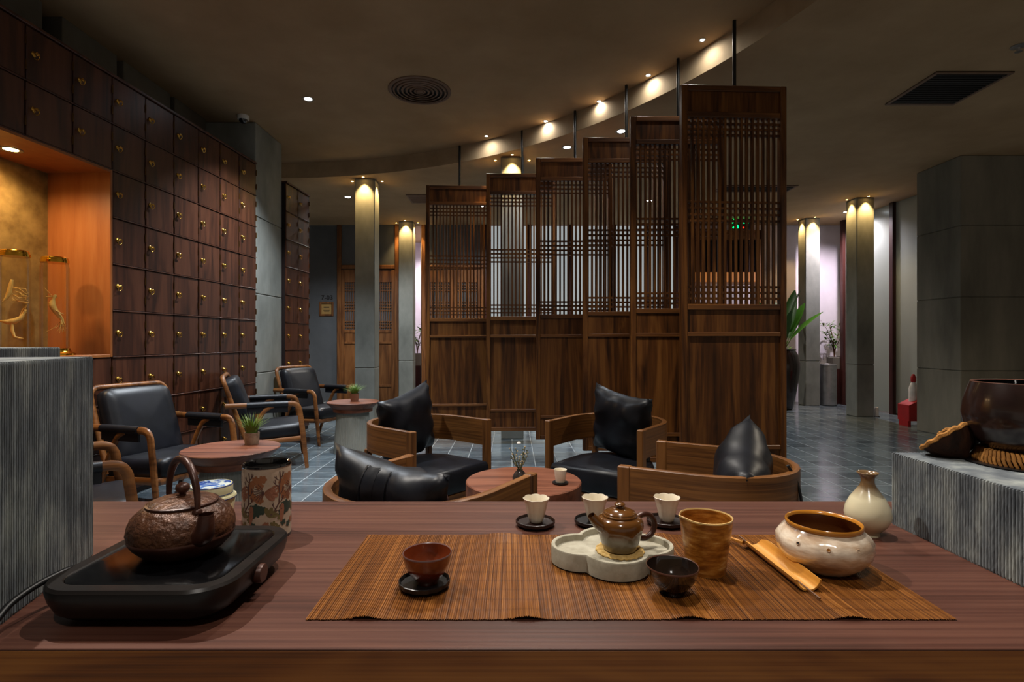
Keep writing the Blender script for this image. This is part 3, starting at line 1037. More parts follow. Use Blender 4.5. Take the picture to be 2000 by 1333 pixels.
grille('large dark square ceiling grille above the concrete pillar', 3.20, 3.79, 4.09, 4.66, ZL, 14)
grille('small ceiling grille left of the first hanging screen', -1.48, -.98, 7.55, 8.0, ZL, 10, 'ventbrown')
grille('ceiling grille half hidden behind the tallest screen', 2.75, 3.75, 7.10, 7.40, ZL, 6)
cm_ = thing('security_camera', 'white dome security camera on the ceiling by the concrete pillar', 'camera', ((475 - 1000) * 5.35 / 1060, 5.35, ZU))
MB().lathe([(.055, 0), (.055, -.03), (.050, -.04), (0, -.04)], 24).build('housing', M['tagwhite'], cm_, 40)
MB().lathe([(.040, -.04), (.038, -.055), (.025, -.072), (0, -.08)], 24).build('dome', M['blackgloss'], cm_, 60)
sp_ = thing('sprinkler', 'small round sprinkler head at the upper right edge', 'sprinkler', (3.49, 3.74, ZL))
MB().lathe([(.045, 0), (.045, -.006), (.02, -.012), (0, -.012)], 20).build('rosette', M['steel'], sp_, 40)
MB().lathe([(.01, -.012), (.01, -.035), (.022, -.037), (.022, -.04), (0, -.04)], 12).build('deflector', M['steel'], sp_, 40)


# ---------------------------------------------------------------- seats: cushions
POS = {}


def pillow_mesh(w, h, t, mat, name='leather_cushion', seed=1, seam=False):
    n = 18
    rr = random.Random(seed)
    ph = [rr.uniform(0, 6.28) for _ in range(6)]
    mb = MB()
    vs, fs = [], []

    def pos(u, v, s):
        e = (1 - u ** 4) * (1 - v ** 4)
        th = t * (max(e, 0) ** .55) * (1 - .12 * u * u * v * v)
        wr = .010 * math.sin(9 * u + ph[0] + 3 * v) * (1 - u * u) * abs(v) ** 2 + .007 * math.sin(13 * u * v + ph[1])
        x = u * w / 2 * (1 - .10 * (1 - v * v))
        z = v * h / 2 * (1 - .12 * (1 - u * u)) 
        return (x, s * (th / 2 + (wr if abs(u) < 1 and abs(v) < 1 else 0)), z)
    POS['fn'] = pos
    for s in (-1, 1):
        b = len(vs)
        for i in range(n + 1):
            for j in range(n + 1):
                vs.append(pos(-1 + 2 * i / n, -1 + 2 * j / n, s))
        for i in range(n):
            for j in range(n):
                a = b + i * (n + 1) + j
                q = (a, a + 1, a + n + 2, a + n + 1)
                fs.append(q if s > 0 else q[::-1])
    mb.add(vs, fs)
    me = mb.mesh(name, mat)
    bm = bmesh.new()
    bm.from_mesh(me)
    bmesh.ops.remove_doubles(bm, verts=bm.verts, dist=.0006)
    bmesh.ops.recalc_face_normals(bm, faces=bm.faces)
    bm.to_mesh(me)
    bm.free()
    me.shade_smooth()
    return me


# ---------------------------------------------------------------- round-backed chairs (facing +Y in their own frame)
def u_path(w, d, n=14):
    pts = [(-w / 2, 0), (-w / 2, -d * .25), (-w / 2, -d * .46)]
    for k in range(1, n):
        a = math.pi * k / n
        pts.append((-w / 2 * math.cos(a), -d * .46 - d * .54 * math.sin(a)))
    pts += [(w / 2, -d * .46), (w / 2, -d * .25), (w / 2, 0)]
    return pts


def offset_path(pts, o):
    out = []
    for i, p in enumerate(pts):
        a = Vector(pts[max(i - 1, 0)])
        b = Vector(pts[min(i + 1, len(pts) - 1)])
        t = (b - a).normalized()
        nrm = Vector((-t.y, t.x))
        out.append((p[0] + nrm.x * o, p[1] + nrm.y * o))
    return out


def round_chair(label, mid, face, w=.56, d=.56):
    ang = math.atan2(face[1], face[0]) - math.pi / 2
    t = thing('barrel_chair', label, 'chair', (mid[0], mid[1], 0), ang, 'round-backed chairs at the drum table')
    pts = u_path(w, d)
    inn, outp = offset_path(pts, -.013), offset_path(pts, .013)
    mb = MB()
    loops = []
    for (xi, yi), (xo, yo) in zip(inn, outp):
        loops.append([(xo, yo, .49), (xi, yi, .49), (xi, yi, .637), ((xi * .8 + xo * .2), (yi * .8 + yo * .2), .64), ((xi * .2 + xo * .8), (yi * .2 + yo * .8), .64), (xo, yo, .637)])
    mb.rings(loops)
    mb.build('back_band', M['chair'], t, 35)
    for s in (-1, 1):
        MB().box(s * w / 2 - .017, s * w / 2 + .017, -.035, .012, 0, .641, .004).build('leg', M['chairz'], t)
        MB().box(s * w * .40 - .016, s * w * .40 + .016, -d * .80 - .016, -d * .80 + .016, 0, .49, .004).build('leg', M['chairz'], t)
    ol = offset_path(u_path(w - .075, d - .10), 0)
    ol = [(x, y + .0) for x, y in ol]
    ol = [(ol[0][0], .035)] + ol + [(ol[-1][0], .035)]

    def lp(k, z):
        cx_, cy_ = 0, -.22
        return [(cx_ + (x - cx_) * k, cy_ + (y - cy_) * k, z) for x, y in ol]
    MB().rings([lp(.95, .275), lp(1.0, .29), lp(1.01, .34), lp(1.0, .385), lp(.97, .405), lp(.90, .413), lp(.5, .418), lp(.05, .419)]).build('seat_cushion', M['leather'], t, 50)
    MB().rings([lp(.97, .225), lp(.97, .274)]).build('seat_frame', M['chair'], t, 35)
    return t, ang


def chair_cushion(label, mid, face, back=.40, lean=14, w=.42, h=.42, th=.17, z0=.40, yaw=0, seed=1, roll=0):
    ang = math.atan2(face[1], face[0]) - math.pi / 2
    f = Vector((face[0], face[1])).normalized()
    o = put('leather_cushion', pillow_mesh(w, h, th, M['leather'], seed=seed))
    o.location = (mid[0] - f.x * back, mid[1] - f.y * back, z0 + h / 2 * math.cos(R(lean)) - .01)
    o.rotation_mode = 'ZYX'
    o.rotation_euler = (R(lean), R(roll), ang + R(yaw))
    tag(o, label, 'cushion', 'black leather cushions on the round-backed chairs')
    return o


CH = {
    'L': ((-.316, 2.92), (.77, -.638)),
    'C': ((.43, 2.925), (-.606, -.795)),
    'R': ((.537, 2.23), (-.874, .485)),
    'F': ((-.17, 2.02), (.522, .853)),
}
round_chair('round-backed wooden chair with black seat at the left behind the drum table', *CH['L'])
round_chair('round-backed wooden chair with black seat in front of the fifth screen', *CH['C'])
round_chair('round-backed wooden chair seen from its side at the right of the drum table', *CH['R'])
round_chair('round-backed wooden chair mostly hidden behind the tea table, back to the viewer', *CH['F'])
chair_cushion('black leather cushion with one raised corner on the chair left of the drum table', *CH['L'], back=.385, lean=12, yaw=12, seed=2, w=.45, h=.43, roll=-3)
chair_cushion('upright black leather cushion on the chair before the hanging screens', *CH['C'], back=.36, lean=10, yaw=-18, seed=5, w=.45, h=.42)
chair_cushion('black leather cushion slumped in the chair at the right', *CH['R'], back=.37, lean=24, yaw=6, seed=8, w=.42, h=.39, z0=.38, th=.20)
cf = chair_cushion('black leather cushion nearest the tea table with a strap across its back', *CH['F'], back=.385, lean=16, yaw=4, seed=11, w=.44, h=.40, z0=.37, th=.15)

pf_ = POS['fn']
for u0, u1, nm in ((-.26, -.08, 'back_strap'), (-.30, -.27, 'seam'), (.10, .13, 'seam')):
    mb = MB()
    vs, fs = [], []
    for j in range(25):
        v = -.97 + 1.94 * j / 24
        for u in (u0, (u0 * 2 + u1) / 3, (u0 + 2 * u1) / 3, u1):
            p = pf_(u, v, -1)
            lift = .001 if u in (u0, u1) else .005
            vs.append((p[0], p[1] - lift, p[2]))
    for j in range(24):
        for k in range(3):
            fs.append((4 * j + k, 4 * j + k + 1, 4 * j + k + 5, 4 * j + k + 4))
    mb.add(vs, fs).build(nm, M['leather'], cf, 60)

# ---------------------------------------------------------------- lounge chairs with loop arms (facing +Y)
def bezier(p, n=10):
    out = []
    m = len(p)
    for i in range(m - 1):
        p0 = Vector(p[max(i - 1, 0)]); p1 = Vector(p[i]); p2 = Vector(p[i + 1]); p3 = Vector(p[min(i + 2, m - 1)])
        for k in range(n):
            t = k / n
            out.append(.5 * ((2 * p1) + (p2 - p0) * t + (2 * p0 - 5 * p1 + 4 * p2 - p3) * t * t + (3 * p1 - p0 - 3 * p2 + p3) * t ** 3))
    out.append(Vector(p[-1]))
    return out


def lounge_chair(label, mid, face, w=.60):
    ang = math.atan2(face[1], face[0]) - math.pi / 2
    t = thing('lounge_chair', label, 'chair', (mid[0], mid[1], 0), ang, 'lounge chairs by the lockers')
    wd = M['lounge']
    for s in (-1, 1):
        x = s * w / 2
        arm = bezier([(x, -.56, .555), (x, -.35, .556), (x, -.12, .557), (x, -.035, .552), (x, .0, .52), (x, .012, .46), (x, .035, .28), (x, .065, .0)], 5)
        rr_ = [.021] * len(arm)
        for i, p in enumerate(arm):
            rr_[i] = .021 if p.z > .3 else .021 - .006 * (1 - p.z / .3)
        a = MB().tube(arm, rr_, 8, sx=.85, sy=1.1).build('arm_and_front_leg', wd, t, 50)
        MB().tube([(x, -.40, .556), (x, -.25, .557), (x, -.085, .556)], .0255, 10, sx=1.0, sy=1.0).build('arm_wrap', M['leather'], a, 50)
        MB().box(x - .008, x + .008, -.40, -.085, .485, .55, .003).build('wrap_flap', M['leather'], a)
        leg = bezier([(x, -.20, .545), (x, -.27, .50), (x, -.34, .38), (x, -.42, .20), (x, -.50, 0)], 5)
        MB().tube(leg, [.020 - .005 * i / len(leg) for i in range(len(leg))], 8, sx=.85, sy=1.1).build('rear_leg', wd, t, 50)
        MB().tube([(x * .94, .03, .255), (x * .94, -.38, .235)], .019, 8, sx=.7, sy=1.2).build('side_rail', wd, t, 50)
    MB().tube([(-w / 2, .03, .25), (w / 2, .03, .25)], .018, 8, sx=.8, sy=1.3).build('front_rail', wd, t, 50)
    # leaning back frame: rounded loop
    bw = w - .08
    loop = []
    for (x, q, a0) in ((bw / 2, .50, 0), (-bw / 2, .50, 90)):
        for k in range(7):
            an = R(a0 + 90 * k / 6)
            loop.append(((x - math.copysign(.06, x)) + .06 * math.cos(an), (q - .06) + .06 * math.sin(an)))
    loop = [(bw / 2, -.04)] + loop + [(-bw / 2, -.04)]

    def bp(x, q, off=0.0):
        return (x, -.42 - q * .33 + off * .95, .30 + q * .98 + off * .33)
    MB().tube([bp(x, q) for x, q in loop], .019, 8, sx=1.0, sy=1.0).build('back_frame', wd, t, 50)
    # back cushion: bulged slab in the leaning plane
    n = 8
    loops = []
    cw = bw - .05

    def cush(depth, k):
        pts = []
        for i in range(28):
            an = 2 * math.pi * i / 28
            ca, sa = math.cos(an), math.sin(an)
            e = .22
            xx = math.copysign(abs(ca) ** e, ca) * cw / 2 * k
            qq = .225 + math.copysign(abs(sa) ** e, sa) * .25 * k
            pts.append(bp(xx, qq, depth))
        return pts
    MB().rings([cush(-.005, .9), cush(.01, 1.0), cush(.06, 1.0), cush(.085, .94), cush(.098, .7), cush(.102, .1)]).build('back_cushion', M['leather'], t, 55)

    def seat(zoff, k):
        pts = []
        for i in range(28):
            an = 2 * math.pi * i / 28
            ca, sa = math.cos(an), math.sin(an)
            e = .2
            xx = math.copysign(abs(ca) ** e, ca) * (w / 2 - .03) * k
            yy = -.19 + math.copysign(abs(sa) ** e, sa) * .245 * k
            pts.append((xx, yy, .265 + zoff + yy * .06))
        return pts
    MB().rings([seat(0, .95), seat(.012, 1), seat(.085, 1), seat(.11, .96), seat(.12, .8), seat(.124, .1)]).build('seat_cushion', M['leather'], t, 55)
    return t


lounge_chair('black leather lounge chair with loop arms in front of the lit niche', (-2.05, 3.50), (.95, -.32))
lounge_chair('black leather lounge chair seen from its side before the lockers', (-1.95, 4.93), (.91, .40), .64)
lounge_chair('farthest black leather lounge chair beside the concrete pillar', (-1.93, 5.90), (.92, -.40))
lounge_chair('lounge chair half hidden behind the left stone block, only its arms showing', (-1.88, 2.60), (.76, .65), .58)


# ---------------------------------------------------------------- round tables
def cone_table(label, x, y, r, top=.49, drum=False):
    t = thing('side_table', label, 'table', (x, y, 0), 0, 'round side tables')
    if drum:
        MB().lathe([(0, top), (r - .004, top), (r, top - .004), (r, top - .13), (r - .02, top - .14), (0, top - .14)], 64).build('tabletop', M['rtable'], t, 35)
        zc = top - .14
        rc = r - .06
    else:
        MB().lathe([(0, top), (r - .003, top), (r, top - .004), (r - .004, top - .012), (r * .80, top - .055), (r * .78, top - .06), (0, top - .06)], 64).build('tabletop', M['rtable'], t, 35)
        MB().lathe([(0, top - .06), (r * .76, top - .06), (r * .755, top - .095), (0, top - .095)], 48).build('collar', M['rtable'], t, 35)
        zc = top - .095
        rc = r * .70
    nr = 60

    def rib(a, rr, z):
        return rr * (1 + .012 * math.cos(nr * a)), z
    MB().lathe([(0, 0), (rc * 1.06, 0), (rc * 1.04, .01), (rc * .86, zc), (0, zc)], nr * 4, fn=rib).build('ribbed_base', M['concrete'], t, 30)
    return t


T1 = (-1.58, 3.06)
T2 = (-1.57, 5.36)
T3 = (.05, 2.36)
cone_table('round brown side table between the lounge chairs and the tea table', *T1, .255)
cone_table('far round side table with a grey ribbed base and small potted plant', *T2, .25)
cone_table('drum-shaped round wooden table in the middle of the four chairs', *T3, .25, drum=True)


def blade(mb, base, d, h, lean, w, rr, n=4):
    pts = []
    for k in range(n + 1):
        u = k / n
        pts.append(Vector((base[0] + d[0] * lean * u * u, base[1] + d[1] * lean * u * u, base[2] + h * (u - .25 * u * u * lean / max(h, .01)))))
    side = Vector((-d[1], d[0], 0))
    vs, fs = [], []
    for k, p in enumerate(pts):
        ww = w * (1 - (k / n) ** 1.5)
        vs += [p - side * ww, p + side * ww]
    for k in range(n):
        fs.append((2 * k, 2 * k + 1, 2 * k + 3, 2 * k + 2))
    mb.add(vs, fs)


def grass_pot(label, x, y, z, pr, ph, gh, gm, seed, potmat, spread):
    rr = random.Random(seed)
    t = thing('potted_grass', label, 'plant', (x, y, z))
    MB().lathe([(0, 0), (pr * .85, 0), (pr * .95, ph * .3), (pr, ph * .7), (pr * 1.02, ph), (pr * .9, ph), (pr * .88, ph * .85), (0, ph * .85)], 28,
               fn=lambda a, q, zz: (q * (1 + .012 * math.sin(zz * 900)), zz)).build('pot', M[potmat], t, 50)
    MB().lathe([(0, ph * .88), (pr * .87, ph * .86)], 20).build('soil', M['soil'], t)
    g = MB()
    for k in range(230):
        a = rr.uniform(0, 6.283)
        q = pr * .7 * math.sqrt(rr.random())
        ln = rr.uniform(.2, 1) * spread
        blade(g, (q * math.cos(a), q * math.sin(a), ph * .85), (math.cos(a + rr.uniform(-.4, .4)), math.sin(a + rr.uniform(-.4, .4))), gh * rr.uniform(.55, 1.1), ln, .0026, rr)
    o = g.build('grass_blades', M[gm], t)
    o['kind'] = 'stuff'
    return t


grass_pot('small bushy grass in a pale ribbed pot on the nearer side table', -1.52, 3.17, .49, .042, .068, .125, 'grass', 3, 'clay', .095)
grass_pot('small spiky light green plant in a terracotta pot on the far side table', -1.555, 5.36, .49, .042, .080, .115, 'grass2', 4, 'terracotta', .12)

# smoked bud vase with dried flowers, and a cup, on the drum table
bv = thing('bud_vase', 'small smoked glass bud vase on the drum table', 'vase', (.033, 2.30, .49))
MB().lathe([(0, 0), (.022, 0), (.030, .012), (.031, .028), (.024, .045), (.013, .056), (.013, .060), (.011, .056), (.022, .044), (.028, .028), (.026, .012), (0, .004)], 28).build('glass', M['smoke'], bv, 60)
df = thing('dried_flowers', 'sprig of dried flowers standing in the smoked bud vase', 'flowers', (.033, 2.30, .495))
rr = random.Random(12)
stm, fl_, = MB(), []
for k in range(13):
    a = rr.uniform(0, 6.28)
    sp = rr.uniform(.01, .055)
    hh = rr.uniform(.10, .165)
    p = bezier([(0, 0, .01), (sp * .2 * math.cos(a), sp * .2 * math.sin(a), .06), (sp * .6 * math.cos(a), sp * .6 * math.sin(a), hh * .7), (sp * math.cos(a), sp * math.sin(a), hh)], 3)
    MB().tube(p, .0012, 5).build('stem', M['drystem'], df)
    for q in range(5):
        e = p[-1 - q]
        c_ = (e.x + rr.uniform(-.006, .006), e.y + rr.uniform(-.006, .006), e.z)
        MB().lathe([(0, -.003), (.003, 0), (.002, .003), (0, .004)], 6, c=c_).build('flower_bud', M['dryflower'] if rr.random() < .6 else M['drystem'], df)
MB().lathe([(0, -.004), (.009, 0), (.008, .005), (0, .008)], 10, c=(-.004, 0, .165)).build('blossom', M['tagwhite'], df, 60)
dc = tag(MB().lathe([(0, 0), (.030, 0), (.034, .003), (.034, .007), (.028, .006), (0, .006)], 28).build('round_saucer', M['coasterblack'], None, 40), 'dark round saucer on the drum table', 'saucer')
dc.location = (.205, 2.30, .49)
cu = tag(MB().lathe([(0, 0), (.019, 0), (.021, .004), (.027, .052), (.0275, .054), (.0255, .053), (.019, .006), (0, .005)], 32).build('tea_cup', M['porcelain'], None, 50), 'plain off-white cup on the drum table saucer', 'cup')
cu.location = (.205, 2.30, .4965)

# ---------------------------------------------------------------- the tea table in front
tb = thing('tea_table', 'long reddish-brown wooden tea table across the foreground', 'table')
TY0, TY1 = .614, 1.174
MB().box(-1.9, 1.5, TY0, TY1, TZ - .0025, TZ, .0008).build('tabletop', M['table'], tb)
MB().box(-1.9, 1.5, TY0 + .0003, TY1 - .0003, TZ - .09, TZ - .0025, .0006).build('edge_board', M['apron'], tb)
for x in (-1.75, 1.35):
    for y in (TY0 + .08, TY1 - .08):
        MB().box(x - .05, x + .05, y - .05, y + .05, 0, TZ - .09, .004).build('leg', M['apron'], tb)


# ribbed stone blocks
def ribbed(outline, ribbed_edges, pitch, depth, z0, z1, seed):
    rr = random.Random(seed)
    pts = []
    n = len(outline)
    for i in range(n):
        a, b = Vector(outline[i]), Vector(outline[(i + 1) % n])
        if i in ribbed_edges:
            L = (b - a).length
            t = (b - a) / L
            nr = Vector((t.y, -t.x))
            m = int(L / pitch)
            for k in range(m):
                for f, dd in ((0, 0), (.32, 1), (.68, 1)):
                    u = (k + f) * L / m
                    p = a + t * u - nr * (depth * (1 - dd) + rr.uniform(0, depth * .35))
                    pts.append((p.x, p.y))
        else:
            pts.append((a.x, a.y))
    return pts


def stone_block(label, outline, edges, z0, z1, pitch, depth, seed):
    base = ribbed(outline, edges, pitch, depth, z0, z1, seed)
    rr = random.Random(seed + 50)
    t = thing('stone_block', label, 'stone', (0, 0, 0), 0, 'ribbed stone blocks on the tea table')
    cx_ = sum(p[0] for p in outline) / len(outline)
    cy_ = sum(p[1] for p in outline) / len(outline)
    loops = []
    zs = [z0, z0 + .003] + [z0 + (z1 - z0) * k / 14 for k in range(1, 14)] + [z1 - .002, z1]
    for i, z in enumerate(zs):
        k = .996 if i in (0, len(zs) - 1) else 1.0
        loops.append([(cx_ + (x - cx_) * k + rr.uniform(-.0003, .0003), cy_ + (y - cy_) * k + rr.uniform(-.0003, .0003), z) for x, y in base])
    MB().rings(loops).build('stone', M['stone'], t)
    return t


# outlines run anticlockwise
stone_block('tall ribbed grey stone block at the left end of the tea table', [(-.545, .34), (-.679, .881), (-1.05, .80), (-1.05, .34)], (0, 1), TZ, 1.0725, .0046, .0024, 1)
stone_block('dark ribbed stone block behind the tall left block', [(-1.6, .95), (-.941, .95), (-.941, 1.13), (-1.6, 1.13)], (0, 1), TZ, 1.0845, .0046, .0024, 2)
stone_block('low ribbed grey stone block under the dark pot at the right', [(1.25, .30), (1.25, 1.031), (.72, 1.031), (.72, .30)], (1, 2), TZ, .886, .0056, .0028, 3)

# slatted bamboo mat
mx0, mx1, my0, my1 = -.258, .555, .676, .969
bm_t = MB()
ns = 290
vs, fs = [], []
ny = 24
prof = []
for k in range(ns):
    xa = mx0 + (mx1 - mx0) * k / ns
    dx = (mx1 - mx0) / ns
    prof += [(xa + dx * .08, .0006), (xa + dx * .3, .0016), (xa + dx * .7, .0016), (xa + dx * .92, .0006)]


def mat_z(x, v):
    e = max(0, 1 - v * 7) * max(0, math.sin(x * 31 + 1)) ** 6 * .004 + max(0, (v - .86) * 7) * max(0, math.sin(x * 23 + 2)) ** 6 * .004
    return e


for (x, z) in prof:
    jit = random.uniform(-.0012, .0012)
    for j in range(ny + 1):
        v = j / ny
        vs.append((x, my0 + (my1 - my0) * v + (jit if j in (0, ny) else 0), TZ + .0003 + z + mat_z(x, v)))
m_ = ny + 1
for i in range(len(prof) - 1):
    for j in range(ny):
        fs.append((i * m_ + j, (i + 1) * m_ + j, (i + 1) * m_ + j + 1, i * m_ + j + 1))
bm_t.add(vs, fs)
tag(bm_t.build('bamboo_mat', M['mat']), 'golden brown slatted bamboo mat under the tea things', 'mat')
MZ = TZ + .0019


# ---------------------------------------------------------------- stove and kettle
def rrect(x0, x1, y0, y1, r, n=8):
    pts = []
    for cx_, cy_, a0 in ((x1 - r, y0 + r, -90), (x1 - r, y1 - r, 0), (x0 + r, y1 - r, 90), (x0 + r, y0 + r, 180)):
        for k in range(n + 1):
            a = R(a0 + 90 * k / n)
            pts.append((cx_ + r * math.cos(a), cy_ + r * math.sin(a)))
    return pts


sx0, sx1, sy0, sy1 = -.582, -.345, .642, .874
st = thing('tea_stove', 'dark rounded electric tea stove with a black glass top', 'stove')


def sl(ins, z, r=.05):
    return [(x, y, TZ + z) for x, y in rrect(sx0 + ins, sx1 - ins, sy0 + ins, sy1 - ins, max(r - ins, .012))]


MB().rings([sl(.035, .004), sl(.024, .005), sl(.010, .016), sl(.003, .030), sl(0, .042), sl(0, .048), sl(.003, .0515), sl(.018, .0515), sl(.0195, .050), sl(.0195, .044)], True, True).build('body', M['stovebody'], st, 35)
MB().rings([sl(.0200, .0442), sl(.0200, .0502), sl(.0215, .0508)]).build('glass_top', M['stovetop'], st, 30)
kn = Matrix.Translation((sx1 - .006, .742, TZ + .031)) @ Matrix.Rotation(R(90), 4, 'Y')
MB().lathe([(0, 0), (.0125, 0), (.0125, .010), (.0115, .012), (0, .012)], 28, mtx=kn).build('knob', M['ironsmooth'], st, 35)
for x in (sx0 + .06, sx1 - .06):
    for y in (sy0 + .06, sy1 - .06):
        MB().lathe([(0, 0), (.012, 0), (.012, .005), (0, .005)], 12, c=(x, y, TZ)).build('foot', M['black'], st, 40)
MB().tube(bezier([(sx0 + .004, .735, TZ + .038), (-.590, .728, TZ + .043), (-.600, .69, TZ + .040), (-.600, .65, TZ + .034), (-.594, .622, TZ + .024)], 5), .0042, 8).build('power_cord', M['black'], st, 50)

KX, KY, KZ = -.466, .768, TZ + .0512
kt = thing('iron_kettle', 'brown textured cast-iron kettle with an arched handle on the stove', 'kettle', (KX, KY, KZ))


def lump(a, r, z):
    return r * (1 + .008 * math.sin(11 * a + z * 300) + .006 * math.sin(23 * a - z * 500)), z


MB().lathe([(0, .0), (.040, .0), (.052, .006), (.0615, .016), (.066, .0235), (.0665, .025), (.0665, .0268), (.066, .028)], 96).build('lower_body', M['ironsmooth'], kt, 40)
MB().lathe([(.0655, .0268), (.067, .034), (.066, .044), (.061, .055), (.052, .063), (.047, .0665), (.0455, .0672), (.0, .0672)], 128, fn=lump).build('upper_body', M['iron'], kt, 60)
MB().lathe([(.0445, .0672), (.0455, .069), (.0455, .0705), (.043, .0715)], 64).build('lid_rim', M['ironsmooth'], kt, 50)
MB().lathe([(.0435, .071), (.036, .0745), (.02, .0775), (.0, .0785)], 96, fn=lump).build('lid', M['iron'], kt, 60)
MB().lathe([(.004, .078), (.0045, .082), (.007, .084), (.0095, .0885), (.0085, .0935), (.004, .0965), (0, .097)], 28).build('lid_knob', M['ironsmooth'], kt, 60)
sd = Vector((.783, -.622, 0)).normalized()
pts = [sd * .050 + Vector((0, 0, .032)), sd * .066 + Vector((0, 0, .038)), sd * .074 + Vector((0, 0, .050)), sd * .076 + Vector((0, 0, .066))]
sb = MB()
sb.tube(bezier(pts, 5), [.0165 - .0075 * k / 15 for k in range(16)], 16, cap=False)
sb.tube([pts[-1] + Vector((0, 0, -.0005)), pts[-1] + Vector((0, 0, .0012))], [.0100, .0098], 16, cap=False)
sb.build('spout', M['ironsmooth'], kt, 60)
hp = [sd * .049 + Vector((0, 0, .062))] + [sd * (.050 * math.cos(R(a))) + Vector((0, 0, .074 + .056 * math.sin(R(a)))) for a in range(0, 181, 12)] + [sd * -.049 + Vector((0, 0, .062))]
MB().tube(hp, [.0035] + [.0038 + .0018 * math.sin(R(a)) for a in range(0, 181, 12)] + [.0035], 10).build('handle', M['ironsmooth'], kt, 60)
for s in (1, -1):
    q = sd * .049 * s
    MB().lathe([(0, -.004), (.0055, -.002), (.0065, .002), (.004, .006), (0, .0065)], 16, c=(q.x, q.y, .063)).build('handle_lug', M['ironsmooth'], kt, 60)

# ---------------------------------------------------------------- lidded blue and white jar
jx, jy = -.568, 1.025
jr = thing('lidded_jar', 'blue-and-white lidded porcelain jar behind the kettle', 'jar', (jx, jy, TZ))
MB().lathe([(0, 0), (.030, 0), (.034, .004), (.039, .03), (.041, .045), (.0405, .052), (.0, .052)], 48).build('body', M['celadon'], jr, 50)
MB().lathe([(.0, .052), (.0425, .052), (.0435, .054), (.0425, .0565), (.034, .058), (0, .058)], 48).build('flange', M['celadon'], jr, 40)
MB().lathe([(.0428, .0518), (.0440, .0532), (.0438, .0542)], 48).build('flange_line', M['jarblue'], jr, 40)
MB().lathe([(.0, .058), (.0365, .058), (.037, .060), (.037, .075), (.036, .0775), (0, .0775)], 48).build('lid', M['celadon'], jr, 40)
MB().lathe([(.0372, .0595), (.0374, .0605), (.0372, .0612)], 48).build('lid_line', M['jarblue'], jr, 40)
MB().lathe([(.0, .0781), (.033, .0779), (.0345, .0772)], 48).build('lid_painting', M['bluelid'], jr, 40)
MB().lathe([(.0345, .0774), (.0364, .0772), (.0372, .0758)], 48).build('lid_edge_line', M['jarblue'], jr, 40)

# small brown tea pet standing between the jar and the canister
tp = thing('tea_pet', 'tiny brown and gold figurine between the jar and the floral canister', 'figurine', (-.505, 1.055, TZ))
MB().lathe([(0, 0), (.014, 0), (.017, .006), (.014, .013), (0, .014)], 20).build('base', M['redclay'], tp, 50)
MB().lathe([(0, .013), (.010, .014), (.0115, .019), (.007, .025), (0, .027)], 16, fn=lambda a, r, z: (r * (1 + .12 * math.sin(5 * a)), z)).build('figure', M['bamboo'], tp, 60)

# ---------------------------------------------------------------- floral canister
cx0, cy0, cr, chh = -.439, .972, .0405, .126
cn = thing('floral_canister', 'cream canister printed with brown flowers, black recessed lid', 'canister', (cx0, cy0, TZ))
MB().lathe([(0, 0), (cr * 1.005, 0), (cr * 1.01, .002), (cr * 1.01, .005), (0, .005)], 64).build('base_rim', M['blackgloss'], cn, 40)
MB().lathe([(cr, .004), (cr, chh), (cr - .0015, chh)], 64).build('body', M['canister'], cn, 40)
MB().lathe([(cr - .0005, chh - .001), (cr + .0008, chh + .001), (cr + .0004, chh + .004), (cr - .002, chh + .005), (cr - .0045, chh + .003), (cr - .006, chh - .006), (0, chh - .006)], 64).build('lid', M['blackgloss'], cn, 35)
A0 = math.atan2(-cy0, -cx0)          # direction towards the viewer


def wrap(mb, pts2, off=.0003):
    """flat outline (s along the wall, z) laid on the cylinder wall, as a thin printed film"""
    c_ = (sum(p[0] for p in pts2) / len(pts2), sum(p[1] for p in pts2) / len(pts2))
    ptl = [c_] + list(pts2)
    vs = []
    for s_, z in ptl:
        a = A0 + s_ / cr
        vs.append(((cr + off) * math.cos(a), (cr + off) * math.sin(a), z))
    n = len(pts2)
    mb.add(vs, [(0, 1 + k, 1 + (k + 1) % n) for k in range(n)])


def petal(cx_, cz_, ln, wd, an, n=10):
    out = []
    for k in range(n):
        t = 2 * math.pi * k / n
        u, v = ln * (.5 + .5 * math.cos(t)), wd * math.sin(t) * (.75 + .25 * math.cos(t))
        out.append((cx_ + u * math.cos(an) - v * math.sin(an), cz_ + u * math.sin(an) + v * math.cos(an)))
    return out


def stroke(pts, wd):
    L, Rr = [], []
    for i, p in enumerate(pts):
        a = pts[max(i - 1, 0)]; b = pts[min(i + 1, len(pts) - 1)]
        dx, dz = b[0] - a[0], b[1] - a[1]
        q = math.hypot(dx, dz) or 1
        L.append((p[0] - dz / q * wd, p[1] + dx / q * wd)); Rr.append((p[0] + dz / q * wd, p[1] - dx / q * wd))
    return L, Rr


def wrap_stroke(mb, pts, wd, off=.0006):
    L, Rr = stroke(pts, wd)
    vs = []
    for (a, b) in zip(L, Rr):
        for s_, z in (a, b):
            an = A0 + s_ / cr
            vs.append(((cr + off) * math.cos(an), (cr + off) * math.sin(an), z))
    mb.add(vs, [(2 * i, 2 * i + 1, 2 * i + 3, 2 * i + 2) for i in range(len(pts) - 1)])


fo, fr, fg, fv, fb = MB(), MB(), MB(), MB(), MB()
rr = random.Random(5)


def blossom(mb, cx_, cz_, r, n=5, off=.0003):
    a0 = rr.uniform(0, 6)
    for k in range(n):
        wrap(mb, petal(cx_, cz_, r, r * .45, a0 + 2 * math.pi * k / n), off)


